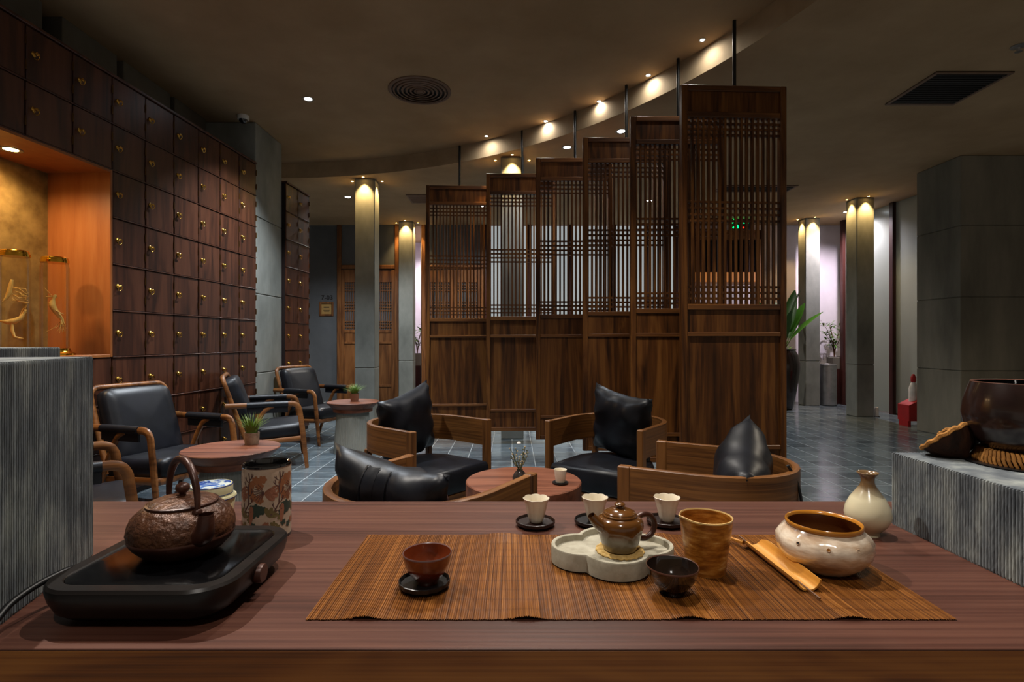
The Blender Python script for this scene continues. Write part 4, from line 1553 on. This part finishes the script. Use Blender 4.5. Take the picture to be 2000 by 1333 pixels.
for rep in range(-2, 3):
    S = rep * .052
    for dx, dz in ((-.026, .100), (-.018, .108), (-.007, .109), (-.028, .088), (-.022, .078), (-.012, .074), (-.012, .098)):
        blossom(fo, S + dx, dz, .0075, 6, .0003 + .00002 * rep)
    for an, ln in ((.35, .026), (.05, .028), (-.35, .024), (3.9, .02), (-.75, .022)):
        wrap(fr, petal(S - .004, .086, ln, .006, an), .00035)
    for dx, dz in ((-.024, .058), (-.016, .052), (-.026, .048), (-.008, .056), (-.018, .060)):
        blossom(fg, S + dx, dz, .008, 6, .00035)
    for an in (.6, 1.2, 1.8, .1):
        wrap(fv, petal(S + .002, .044, .017, .0045, an), .00045)
    for dx, dz in ((.010, .030), (.016, .024), (-.012, .024), (-.024, .030), (.022, .040)):
        blossom(fv if dx > 0 else fg, S + dx, dz, .006, 5, .00045)
    blossom(fr, S - .002, .030, .006, 6, .0005)
    wrap(fr, petal(S + .024, .030, .034, .006, 1.5), .0005)
    trunk = [(S + .006, .046), (S + .014, .056), (S + .020, .066), (S + .021, .08), (S + .020, .094), (S + .023, .108), (S + .021, .120)]
    wrap_stroke(fb, trunk, .0011)
    for (sx_, sz_, dx, dz) in ((.020, .066, .010, .010), (.021, .080, .009, .012), (.020, .094, -.010, .010), (.022, .104, -.010, .008), (.022, .108, .008, .010), (.014, .056, -.006, .010), (.012, .052, .014, .002)):
        wrap_stroke(fb, [(S + sx_, sz_), (S + sx_ + dx * .5, sz_ + dz * .3), (S + sx_ + dx, sz_ + dz)], .0007)
        wrap_stroke(fb, [(S + sx_ + dx * .6, sz_ + dz * .5), (S + sx_ + dx * .7, sz_ + dz * 1.2)], .0006)
    for k in range(9):
        a = 2 + .28 * k
        wrap_stroke(fb, [(S - .004, .086), (S - .004 + .010 * math.cos(a), .086 + .010 * math.sin(a)), (S - .004 + .018 * math.cos(a + .15), .086 + .018 * math.sin(a + .15))], .0004, .0007)
for mb_, nm, mk in ((fo, 'printed_blossoms', 'print_orange'), (fr, 'printed_petals', 'print_red'), (fg, 'printed_green_flowers', 'print_green'), (fv, 'printed_leaves', 'print_olive'), (fb, 'printed_branches', 'print_brown')):
    o = mb_.build(nm, M[mk], cn)
    o['kind'] = 'stuff'


# ---------------------------------------------------------------- cups, saucers
def lobed_saucer(label, x, y, z, r, mat, n=12):
    t = thing('lobed_saucer', label, 'saucer', (x, y, z), 0, 'lobed wooden saucers')

    def lob(a, q, zz):
        return q * (1 + .035 * (abs(math.cos(n / 2 * a)) - .6)), zz
    MB().lathe([(0, 0), (r * .78, 0), (r * .86, .002), (r, .0055), (r, .0105), (r * .965, .0112), (r * .92, .0085), (r * .9, .0065), (0, .006)], 96, fn=lob).build('dish', M[mat], t, 40)
    return t


def flower_cup(label, x, y, z):
    t = thing('fluted_cup', label, 'cup', (x, y, z), 0, 'cream fluted tea cups')

    def lob(a, q, zz):
        k = .03 + .02 * (zz / .045)
        c8 = abs(math.cos(4 * a))
        return q * (1 + k * (c8 - .6)), zz + (.0012 * (c8 - .5) if zz > .04 else 0)
    MB().lathe([(0, .001), (.0105, 0), (.0125, .002), (.015, .010), (.018, .022), (.0205, .034), (.0235, .0435), (.0245, .0455), (.0238, .0462), (.0225, .044), (.0195, .034), (.0165, .02), (.012, .006), (0, .005)], 128, fn=lob).build('cup_wall', M['porcelain'], t, 50)
    return t


for x, y, d, m in ((.044, 1.022, 'leftmost, in the clear', 'coaster'), (.1555, 1.028, 'half hidden behind the teapot', 'coasterblack'), (.292, 1.028, 'half hidden behind the amber pitcher', 'coaster')):
    lobed_saucer('dark lobed saucer under a cream fluted cup, ' + d, x, y, TZ, .0365, m)
    flower_cup('cream fluted tea cup on a dark saucer, ' + d, x + .0015, y, TZ + .0062)

lobed_saucer('black lobed saucer under the red-brown tea bowl', -.1235, .764, MZ, .0355, 'coasterblack', 14)
rb = thing('tea_bowl', 'red-brown glazed tea bowl on the black saucer', 'bowl', (-.1195, .766, MZ + .0062))
MB().lathe([(0, .002), (.0125, .002), (.0135, 0), (.0155, 0), (.0155, .004), (.020, .008), (.0275, .018), (.0325, .030), (.0342, .0405)], 64).build('outer_wall', M['redclay'], rb, 50)
MB().lathe([(.0342, .0405), (.0346, .042), (.0338, .0432), (.0328, .042)], 64).build('rim', M['redrim'], rb, 60)
MB().lathe([(.0328, .042), (.031, .030), (.026, .019), (.017, .0095), (.008, .007), (0, .0065)], 64).build('inner_wall', M['redclay'], rb, 60)

bb = thing('tea_bowl', 'black glazed tea bowl with a brown rim in front of the stone tray', 'bowl', (.221, .748, MZ))
MB().lathe([(0, .002), (.0135, .002), (.0145, 0), (.0168, 0), (.0168, .004), (.020, .007), (.0275, .015), (.033, .026), (.0352, .0355)], 64).build('outer_wall', M['tenmoku'], bb, 50)
MB().lathe([(.0352, .0355), (.0356, .0368), (.0349, .0380), (.034, .0370)], 64).build('rim', M['tenmokurim'], bb, 60)
MB().lathe([(.034, .037), (.0318, .027), (.026, .017), (.017, .009), (.008, .0065), (0, .006)], 64).build('inner_wall', M['tenmoku'], bb, 60)

# ---------------------------------------------------------------- four-lobed tray with teapot
ty = thing('lobed_tray', 'grey four-lobed stone tray holding the teapot', 'tray', (.157, .852, MZ))


def lobes(k, z):
    """union outline of four overlapping discs, scaled inwards by k metres"""
    out = []
    discs = ((-.050, 0, .0455), (.050, 0, .0455), (0, -.028, .0500), (0, .028, .0500))
    n = 160
    for i in range(n):
        a = 2 * math.pi * i / n
        d = Vector((math.cos(a), math.sin(a)))
        best = 0
        for cx_, cy_, r in discs:
            r2 = r - k
            b = d.x * cx_ + d.y * cy_
            disc = b * b - (cx_ * cx_ + cy_ * cy_ - r2 * r2)
            if disc > 0:
                best = max(best, b + math.sqrt(disc))
        out.append((d.x * best, d.y * best, z))
    return out


MB().rings([lobes(.004, 0), lobes(.0005, .002), lobes(0, .026), lobes(.001, .028), lobes(.0055, .028), lobes(.0065, .0272), lobes(.008, .0185)], True, True).build('tray_body', M['tray'], ty, 35)
tz_ = MZ + .0187
TPX, TPY = .168, .846
sm_ = MB()


def shag(a, r, z):
    return r * (1 + .02 * math.sin(17 * a) + .012 * math.sin(41 * a)), z + .0006 * math.sin(29 * a + r * 800)


sm_.lathe([(0, 0), (.0365, 0), (.0372, .0015), (.0365, .003), (.030, .0036), (.025, .0028), (.02, .0036), (.01, .003), (0, .0034)], 120, fn=shag)
o = tag(sm_.build('straw_coaster', M['straw'], None, 70), 'round straw coaster beneath the teapot', 'coaster')
o.location = (TPX, TPY, tz_)
tp_ = thing('teapot', 'small glossy brown teapot with loop handle on a straw coaster', 'teapot', (TPX, TPY, tz_ + .0035))
tp_.scale = (1.1, 1.1, 1.06)
MB().lathe([(0, 0), (.0215, 0), (.0235, .0015), (.0265, .010), (.0305, .024), (.033, .034), (.0328, .041), (.0295, .0465), (.0245, .0485), (.0235, .0495), (0, .0495)], 64).build('body', M['teapot'], tp_, 50)
MB().lathe([(.0238, .049), (.0245, .0505), (.0238, .0518), (.0225, .0522), (.0225, .0535), (.0215, .0548), (.014, .0585), (.006, .0602), (0, .0604)], 64).build('lid', M['teapot'], tp_, 40)
MB().lathe([(.0045, .060), (.004, .062), (.0068, .0635), (.0078, .0655), (.0065, .0675), (.003, .0682), (.0025, .0675), (0, .0675)], 28).build('lid_knob', M['teapot'], tp_, 50)
sv = Vector((-.93, -.36, 0)).normalized()
pts = [sv * .026 + Vector((0, 0, .036)), sv * .034 + Vector((0, 0, .041)), sv * .041 + Vector((0, 0, .0475)), sv * .046 + Vector((0, 0, .055))]
sp2 = MB()
sp2.tube(bezier(pts, 4), [.0105 - .0055 * k / 12 for k in range(13)], 14, cap=False)
sp2.build('spout', M['teapot'], tp_, 60)
hv = -sv
hpts = []
for k in range(17):
    a = R(118 - 236 * k / 16)
    hpts.append(hv * (.0405 + .0180 * math.cos(a)) + Vector((0, 0, .028 + .0180 * math.sin(a))))
MB().tube([hv * .029 + Vector((0, 0, .043))] + hpts + [hv * .026 + Vector((0, 0, .012))], .0042, 10).build('handle', M['ironsmooth'], tp_, 60)

# ---------------------------------------------------------------- amber pitcher
pt = thing('tea_pitcher', 'amber glazed tea pitcher with a pinched spout on the mat', 'pitcher', (.292, .818, MZ))
SPA = math.atan2(-.25, -1)


def pinch(a, r, z):
    d = math.atan2(math.sin(a - SPA), math.cos(a - SPA))
    k = max(0, (z - .062) / .02)
    return r * (1 + .16 * k * math.exp(-(d / .22) ** 2) - .02 * k * math.exp(-((abs(d) - .55) / .25) ** 2)) * (1 + .004 * math.sin(z * 700)), z + .004 * k * math.exp(-(d / .3) ** 2)


MB().lathe([(0, .001), (.026, .001), (.028, 0), (.0285, .003), (.0305, .02), (.034, .045), (.0365, .062), (.0385, .079), (.0386, .0805)], 96, fn=pinch).build('outer_wall', M['amber'], pt, 50)
MB().lathe([(.0386, .0805), (.0384, .0825), (.0372, .0828), (.0366, .081)], 96, fn=pinch).build('rim', M['amberrim'], pt, 60)
MB().lathe([(.0366, .081), (.0345, .062), (.032, .045), (.0285, .02), (.026, .006), (0, .005)], 96, fn=pinch).build('inner_wall', M['amber'], pt, 60)

# ---------------------------------------------------------------- bamboo tea scoop and twig
sc_ = thing('bamboo_scoop', 'split bamboo tea scoop lying on the mat', 'scoop', (.407, .832, MZ), R(2.0))
L = .165
loops = []
nseg = 14
for i in range(nseg + 1):
    u = i / nseg
    y = L / 2 - L * u
    rad_ = .0205 - .002 * u
    half = 78 + 4 * u
    if u < .10: half = 60 + 180 * u
    po, pi_ = [], []
    for k in range(13):
        a = R(-90 - half + 2 * half * k / 12)
        po.append((rad_ * math.cos(a), y, rad_ + rad_ * math.sin(a)))
        pi_.append(((rad_ - .0024) * math.cos(a), y, rad_ + (rad_ - .0024) * math.sin(a)))
    loops.append(po + pi_[::-1])
MB().rings(loops).build('scoop_body', M['bamboo'], sc_, 40)
MB().tube([(-.019, L / 2 - .01, .010), (-.030, L / 2 + .018, .008), (-.034, L / 2 + .028, .007)], [.0032, .0026, .001], 6).build('pointed_tip', M['bamboo'], sc_, 50)
tw = tag(MB().tube(bezier([(.382, .912, MZ + .018), (.394, .865, MZ + .010), (.402, .82, MZ + .0055), (.405, .765, MZ + .006), (.410, .722, MZ + .0035)], 5), .0013, 6).build('thin_twig', M['twig'], None, 50), 'thin tea pick lying inside the bamboo scoop', 'tea pick')

# ---------------------------------------------------------------- round glazed pot with holes, and bottle vase
rp = thing('waste_bowl', 'squat cream glazed pot with an amber rim and pierced shoulder', 'pot', (.4775, .832, MZ))


def pot(a, r, z):
    q = r * (1 + .006 * math.sin(z * 620))
    b = math.exp(-((z - .050) / .007) ** 2) * (.5 + .5 * math.cos(14 * a)) ** 2
    return q + .0022 * b, z


MB().lathe([(0, .001), (.034, .001), (.038, 0), (.044, .004), (.056, .014), (.0645, .026), (.0672, .036), (.0655, .046), (.060, .0545), (.0545, .060), (.0515, .063)], 160, fn=pot).build('outer_wall', M['potglaze'], rp, 55)
MB().lathe([(.0512, .0625), (.0530, .0655), (.0535, .0690), (.0520, .0708), (.0498, .0700), (.0488, .066)], 96).build('rim', M['potrim'], rp, 60)
MB().lathe([(.0488, .066), (.052, .059), (.058, .050), (.062, .036), (.056, .018), (.040, .008), (0, .007)], 96).build('inner_wall', M['potin'], rp, 60)
vd = math.atan2(-.832, -.4775)
for k in range(3):
    a = vd + (k - 1) * .62 + .10
    n_ = Vector((math.cos(a), math.sin(a), .45)).normalized()
    m4 = Matrix.Translation((.0645 * math.cos(a), .0645 * math.sin(a), .0478)) @ n_.to_track_quat('Z', 'Y').to_matrix().to_4x4()
    h_ = MB().lathe([(.0024, .0002), (.0030, .0012), (.0023, .0018), (.0017, .0006)], 16, mtx=m4).build('hole_rim', M['potglaze'], rp, 60)
    MB().lathe([(0, .0009), (.0019, .0009)], 14, mtx=m4).build('pierced_hole', M['ink'] if k != 1 else M['potrim'], h_)

bvz = thing('bottle_vase', 'pear-shaped cream bottle vase with a flared brown mouth', 'vase', (.641, .978, TZ))
MB().lathe([(0, .002), (.016, .002), (.018, 0), (.0195, 0), (.019, .006), (.0225, .009), (.031, .018), (.0368, .030), (.0375, .038), (.035, .050), (.028, .065), (.019, .078), (.0125, .088), (.0105, .095), (.0115, .103), (.016, .1085), (.0175, .1105), (.0165, .1115), (.0105, .1085), (.0085, .100), (.0085, .09), (0, .085)], 64).build('bottle', M['vase'], bvz, 60)

# ---------------------------------------------------------------- dark pot on a rope ring, lotus pods
BZ = .8865
PX, PY = .885, .930
dp_ = tag(MB().lathe([(0, 0), (.085, 0), (.088, .0015), (.088, .003), (0, .003)], 48).build('round_tray', M['coasterblack'], None, 40), 'thin dark round plate under the rope ring', 'plate')
dp_.location = (PX, PY, BZ)
rg = thing('rope_ring', 'coiled straw rope ring supporting the dark pot', 'ring', (PX, PY, BZ + .003))
NR = 64
tw_ = MB().tube([(-.011, -.006, 0), (-.004, -.002, .0085), (.004, .002, .0085), (.011, .006, 0)], .0026, 6).mesh('rope_strand', M['rope'], 60)
MB().tube([(.058 * math.cos(2 * math.pi * k / 48), .058 * math.sin(2 * math.pi * k / 48), .0105) for k in range(48)], .0105, 10, closed=True).build('rope_core', M['rope'], rg, 60)
for k in range(NR):
    a = 2 * math.pi * k / NR
    for rad_, zz, tilt in ((.0655, .0075, 60), (.0600, .0165, 15)):
        o = put('rope_strand', tw_, rg, (rad_ * math.cos(a), rad_ * math.sin(a), zz - .004))
        o.rotation_euler = (0, R(tilt), a)
dpot = thing('dark_pot', 'large dark glazed pot with a flower crest, cut by the right edge', 'pot', (PX, PY, BZ + .019))
MB().lathe([(0, .0), (.045, 0), (.060, .008), (.078, .026), (.088, .048), (.0905, .066), (.088, .086), (.0825, .106), (.0775, .121)], 80).build('outer_wall', M['darkpot'], dpot, 60)
MB().lathe([(.0775, .121), (.0771, .1222), (.0755, .1222), (.0742, .121)], 80).build('rim', M['tenmokurim'], dpot, 60)
MB().lathe([(.0742, .121), (.080, .10), (.086, .07), (.08, .035), (.05, .01), (0, .008)], 80).build('inner_wall', M['blackgloss'], dpot, 60)
cv = math.atan2(-PY, -PX) + .36
crest = Vector((math.cos(cv), math.sin(cv), 0))
tng = Vector((-crest.y, crest.x, 0))
for k in range(6):
    a = 2 * math.pi * k / 6
    c_ = tng * .0052 * math.cos(a) + Vector((0, 0, .0052 * math.sin(a)))
    lp_ = []
    for q in range(14):
        b = 2 * math.pi * q / 14
        off = c_ + tng * .0030 * math.cos(b) + Vector((0, 0, .0030 * math.sin(b)))
        zz = .068 + off.z
        rad_ = .0908 - .5 * (zz - .066) ** 2 * 4
        v_ = crest * rad_ + tng * off.dot(tng)
        v_ = Vector((v_.x, v_.y, 0)).normalized() * rad_
        lp_.append((v_.x, v_.y, zz))
    MB().tube(lp_, .0008, 5, closed=True).build('crest_petal', plain('crest_grey', (120, 104, 106), .4) if k == 0 else bpy.data.materials['crest_grey'], dpot, 60)


def lotus_pod(label, loc, axis, r, h, seed):
    rr = random.Random(seed)
    t = thing('lotus_pod', label, 'seed pod', loc, 0, 'dried lotus pods')
    q = Vector(axis).to_track_quat('Z', 'Y').to_matrix().to_4x4()

    def fl(a, rad_, z):
        k = max(z, 0) / h
        return rad_ * (1 + .010 * math.sin(19 * a) * k + .008 * math.sin(31 * a + 1)), z + .0010 * math.sin(13 * a) * k * k
    MB().lathe([(0, -.004), (.006, -.003), (.009, .002), (r * .55, h * .30), (r * .80, h * .60), (r * .95, h * .90)], 96, fn=fl, mtx=q).build('husk', M['pod'], t, 50)
    MB().lathe([(r * .95, h * .90), (r * 1.02, h * .92), (r * 1.03, h * 1.02), (r * .97, h * 1.08), (r * .90, h * 1.03)], 96, fn=fl, mtx=q).build('rim', M['podrim'], t, 50)
    MB().lathe([(r * .91, h * 1.03), (r * .6, h * 1.0), (0, h * 1.0)], 96, fn=fl, mtx=q).build('face', M['pod'], t, 50)
    for k in range(10):
        a = 2 * math.pi * k / 7 if k < 7 else 2 * math.pi * k / 3
        rad_ = r * (.62 if k < 7 else .25)
        MB().lathe([(0, .002), (.003, .0015), (.004, -.001), (.0025, -.002)], 10, mtx=q @ Matrix.Translation((rad_ * math.cos(a), rad_ * math.sin(a), h))).build('seed_hole', M['ink'], t, 50)
    return t


lotus_pod('larger dried lotus pod lying on the right stone block', (.809, .969, BZ + .005), (-.38, .52, .78), .0465, .044, 1)
lotus_pod('smaller dried lotus pod tucked beside the dark pot', (.838, 1.005, BZ + .006), (.15, .45, .62), .034, .034, 2)

# ---------------------------------------------------------------- things along the back right
bn = thing('steel_bin', 'tall cylindrical stainless steel bin by the white wall', 'bin', (bx(1617, 9.1), 9.1, 0))
MB().lathe([(.125, .012), (.13, .014), (.13, .66), (.128, .672)], 40).build('steel_body', M['steel'], bn, 40)
MB().lathe([(0, 0), (.132, 0), (.132, .014), (0, .014)], 40).build('base_ring', M['black'], bn, 40)
MB().lathe([(.129, .670), (.133, .675), (.132, .69), (.10, .695), (.09, .68), (0, .68)], 40).build('rim', M['steel'], bn, 40)


def leaf_mesh(ln, wd, mat, droop=.35, n=8, fold=.25):
    mb = MB()
    vs, fs = [], []
    for k in range(n + 1):
        u = k / n
        w_ = wd * math.sin(math.pi * min(1, u * .92 + .06)) ** .8
        x = ln * u
        z = ln * (.15 * u - droop * u * u)
        vs += [(x, -w_, z + fold * w_), (x, 0, z), (x, w_, z + fold * w_)]
    for k in range(n):
        for s in (0, 1):
            fs.append((3 * k + s, 3 * k + s + 1, 3 * k + s + 4, 3 * k + s + 3))
    mb.add(vs, fs)
    return mb.mesh('leaf', mat, 60)


def place_leaf(me, parent, loc, yaw, pitch, sc=1.0, roll=0):
    o = put('leaf', me, parent, loc)
    o.rotation_mode = 'XYZ'
    o.rotation_euler = (R(roll), -R(pitch), R(yaw))
    o.scale = (sc, sc, sc)
    return o


# tall vase with bird-of-paradise leaves, half hidden by the tallest screen
pv = thing('plant_vase', 'tall dark vase half hidden behind the tallest screen', 'vase', (bx(1530, 8.6), 8.6, 0))
MB().lathe([(0, 0), (.12, 0), (.14, .02), (.19, .30), (.235, .60), (.24, .72), (.21, .86), (.17, .93), (.185, .95), (.16, .94), (.15, .90), (0, .88)], 40).build('vase_body', M['darkpot'], pv, 50)
bp_ = thing('bird_of_paradise', 'broad-leaved green plant in the tall dark vase', 'plant', (bx(1530, 8.6), 8.6, .88))
big = leaf_mesh(.62, .085, M['leaf'], .12)
for yaw, pit, sc, hgt in ((10, 62, 1.0, .25), (-25, 42, 1.0, .22), (25, 75, 1.1, .35), (170, 60, 1.0, .3), (-100, 55, .9, .2), (90, 66, 1.0, .3), (-60, 70, 1.0, .4)):
    ca, sa = math.cos(R(yaw)), math.sin(R(yaw))
    e = (.10 * ca, .10 * sa, hgt)
    MB().tube([(0, 0, 0), (.04 * ca, .04 * sa, hgt * .5), e], [.012, .010, .006], 6).build('stalk', M['leaf2'], bp_, 60)
    place_leaf(big, bp_, e, yaw, pit, sc, 20)
sml = leaf_mesh(.09, .014, M['leaf2'], .3, 5)
rr = random.Random(31)
for k in range(46):
    a = rr.uniform(0, 360)
    place_leaf(sml, bp_, (.12 * math.cos(R(a)) * rr.random(), .12 * math.sin(R(a)) * rr.random(), rr.uniform(.02, .10)), a, rr.uniform(-30, 60), rr.uniform(.7, 1.3))


def shrub(label, x, y, z, h, spread, n, seed, lm):
    rr = random.Random(seed)
    t = thing('leafy_shrub', label, 'plant', (x, y, z))
    tips = []
    for b in range(7):
        a = rr.uniform(0, 6.28)
        hh = h * rr.uniform(.5, 1)
        sp = spread * rr.uniform(.3, 1)
        p = bezier([(0, 0, 0), (sp * .15 * math.cos(a), sp * .15 * math.sin(a), hh * .4), (sp * .6 * math.cos(a), sp * .6 * math.sin(a), hh * .8), (sp * math.cos(a), sp * math.sin(a), hh)], 4)
        MB().tube(p, [.009 - .0006 * i for i in range(len(p))], 6).build('branch', M['twig'], t, 60)
        tips += p[4:]
    for k in range(n):
        e = tips[rr.randrange(len(tips))]
        place_leaf(lm, t, (e.x + rr.uniform(-.04, .04), e.y + rr.uniform(-.04, .04), e.z + rr.uniform(-.03, .04)), rr.uniform(0, 360), rr.uniform(-25, 40), rr.uniform(.7, 1.3))
    return t


pb = thing('planter_box', 'dark planter box on a low dark cabinet beside the steel bin', 'planter', (5.60, 9.38, 0))
MB().box(-.13, .13, -.12, .12, 0, .60, .006).build('low_cabinet', M['darkwood'], pb)
MB().box(-.11, .11, -.10, .10, .60, .80, .006).build('box', M['concretedark'], pb)
MB().box(-.095, .095, -.085, .085, .795, .806).build('soil', M['soil'], pb)
med = leaf_mesh(.11, .017, M['leaf2'], .3, 5)
sh_ = shrub('slender green shrub in the planter by the white wall', 5.57, 9.38, .807, .64, .22, 105, 17, med)
sh_.scale = (1, .42, 1)
pb2 = thing('planter_box', 'dark planter standing in the bright gap beside the column', 'planter', (bx(815, 10.2), 10.2, 0))
MB().box(-.2, .2, -.15, .15, 0, .62, .006).build('low_cabinet', M['darkwood'], pb2)
MB().box(-.16, .16, -.12, .12, .62, .84, .006).build('box', M['concretedark'], pb2)
MB().box(-.145, .145, -.105, .105, .835, .846).build('soil', M['soil'], pb2)
shrub('bright green shrub in the gap beside the column', bx(815, 10.2), 10.2, .847, .66, .26, 110, 23, med)

# red fire extinguisher stand by the big pillar
fe = thing('extinguisher_stand', 'red fire extinguisher box with a bottle beside the big pillar', 'extinguisher', (5.17, 6.95, 0))
MB().add([], []).add([(-.16, -.1, .07), (.16, -.1, .07), (.16, -.1, .42), (-.16, -.1, .27), (-.16, .1, .07), (.16, .1, .07), (.16, .1, .42), (-.16, .1, .27)],
                     [(0, 1, 2, 3), (4, 7, 6, 5), (0, 3, 7, 4), (1, 5, 6, 2), (3, 2, 6, 7), (0, 4, 5, 1)]).build('box', M['red'], fe)
for s in (-1, 1):
    MB().box(s * .14 - .02, s * .14 + .02, -.08, .08, 0, .07).build('foot', M['red'], fe)
MB().lathe([(0, .20), (.05, .20), (.05, .48), (.03, .54), (.018, .56), (0, .56)], 20, c=(-.03, 0, 0)).build('bottle', M['tagwhite'], fe, 50)
MB().lathe([(.02, .55), (.03, .57), (.03, .62), (.012, .66), (0, .66)], 14, c=(-.03, 0, 0)).build('valve', M['red'], fe, 50)
fs_ = thing('floor_marker', 'small white bollard light at the foot of the square column', 'floor light', (bx(1712, 7.75), 7.75, 0))
MB().lathe([(0, 0), (.028, 0), (.028, .11), (.022, .135), (0, .14)], 16).build('body', M['tagwhite'], fs_, 50)
MB().lathe([(0, 0), (.04, 0), (.04, .006), (0, .006)], 16).build('base', M['ventdark'], fs_, 50)

# black cable hanging behind the right chair
cb = tag(MB().tube(bezier([(.965, 1.90, .66), (1.00, 1.905, .60), (1.022, 1.91, .5), (1.028, 1.91, .3), (1.03, 1.92, .02)], 6), .0055, 6).build('hanging_strap', M['black'], None, 50), 'thin black strap hanging down behind the right chair', 'strap')
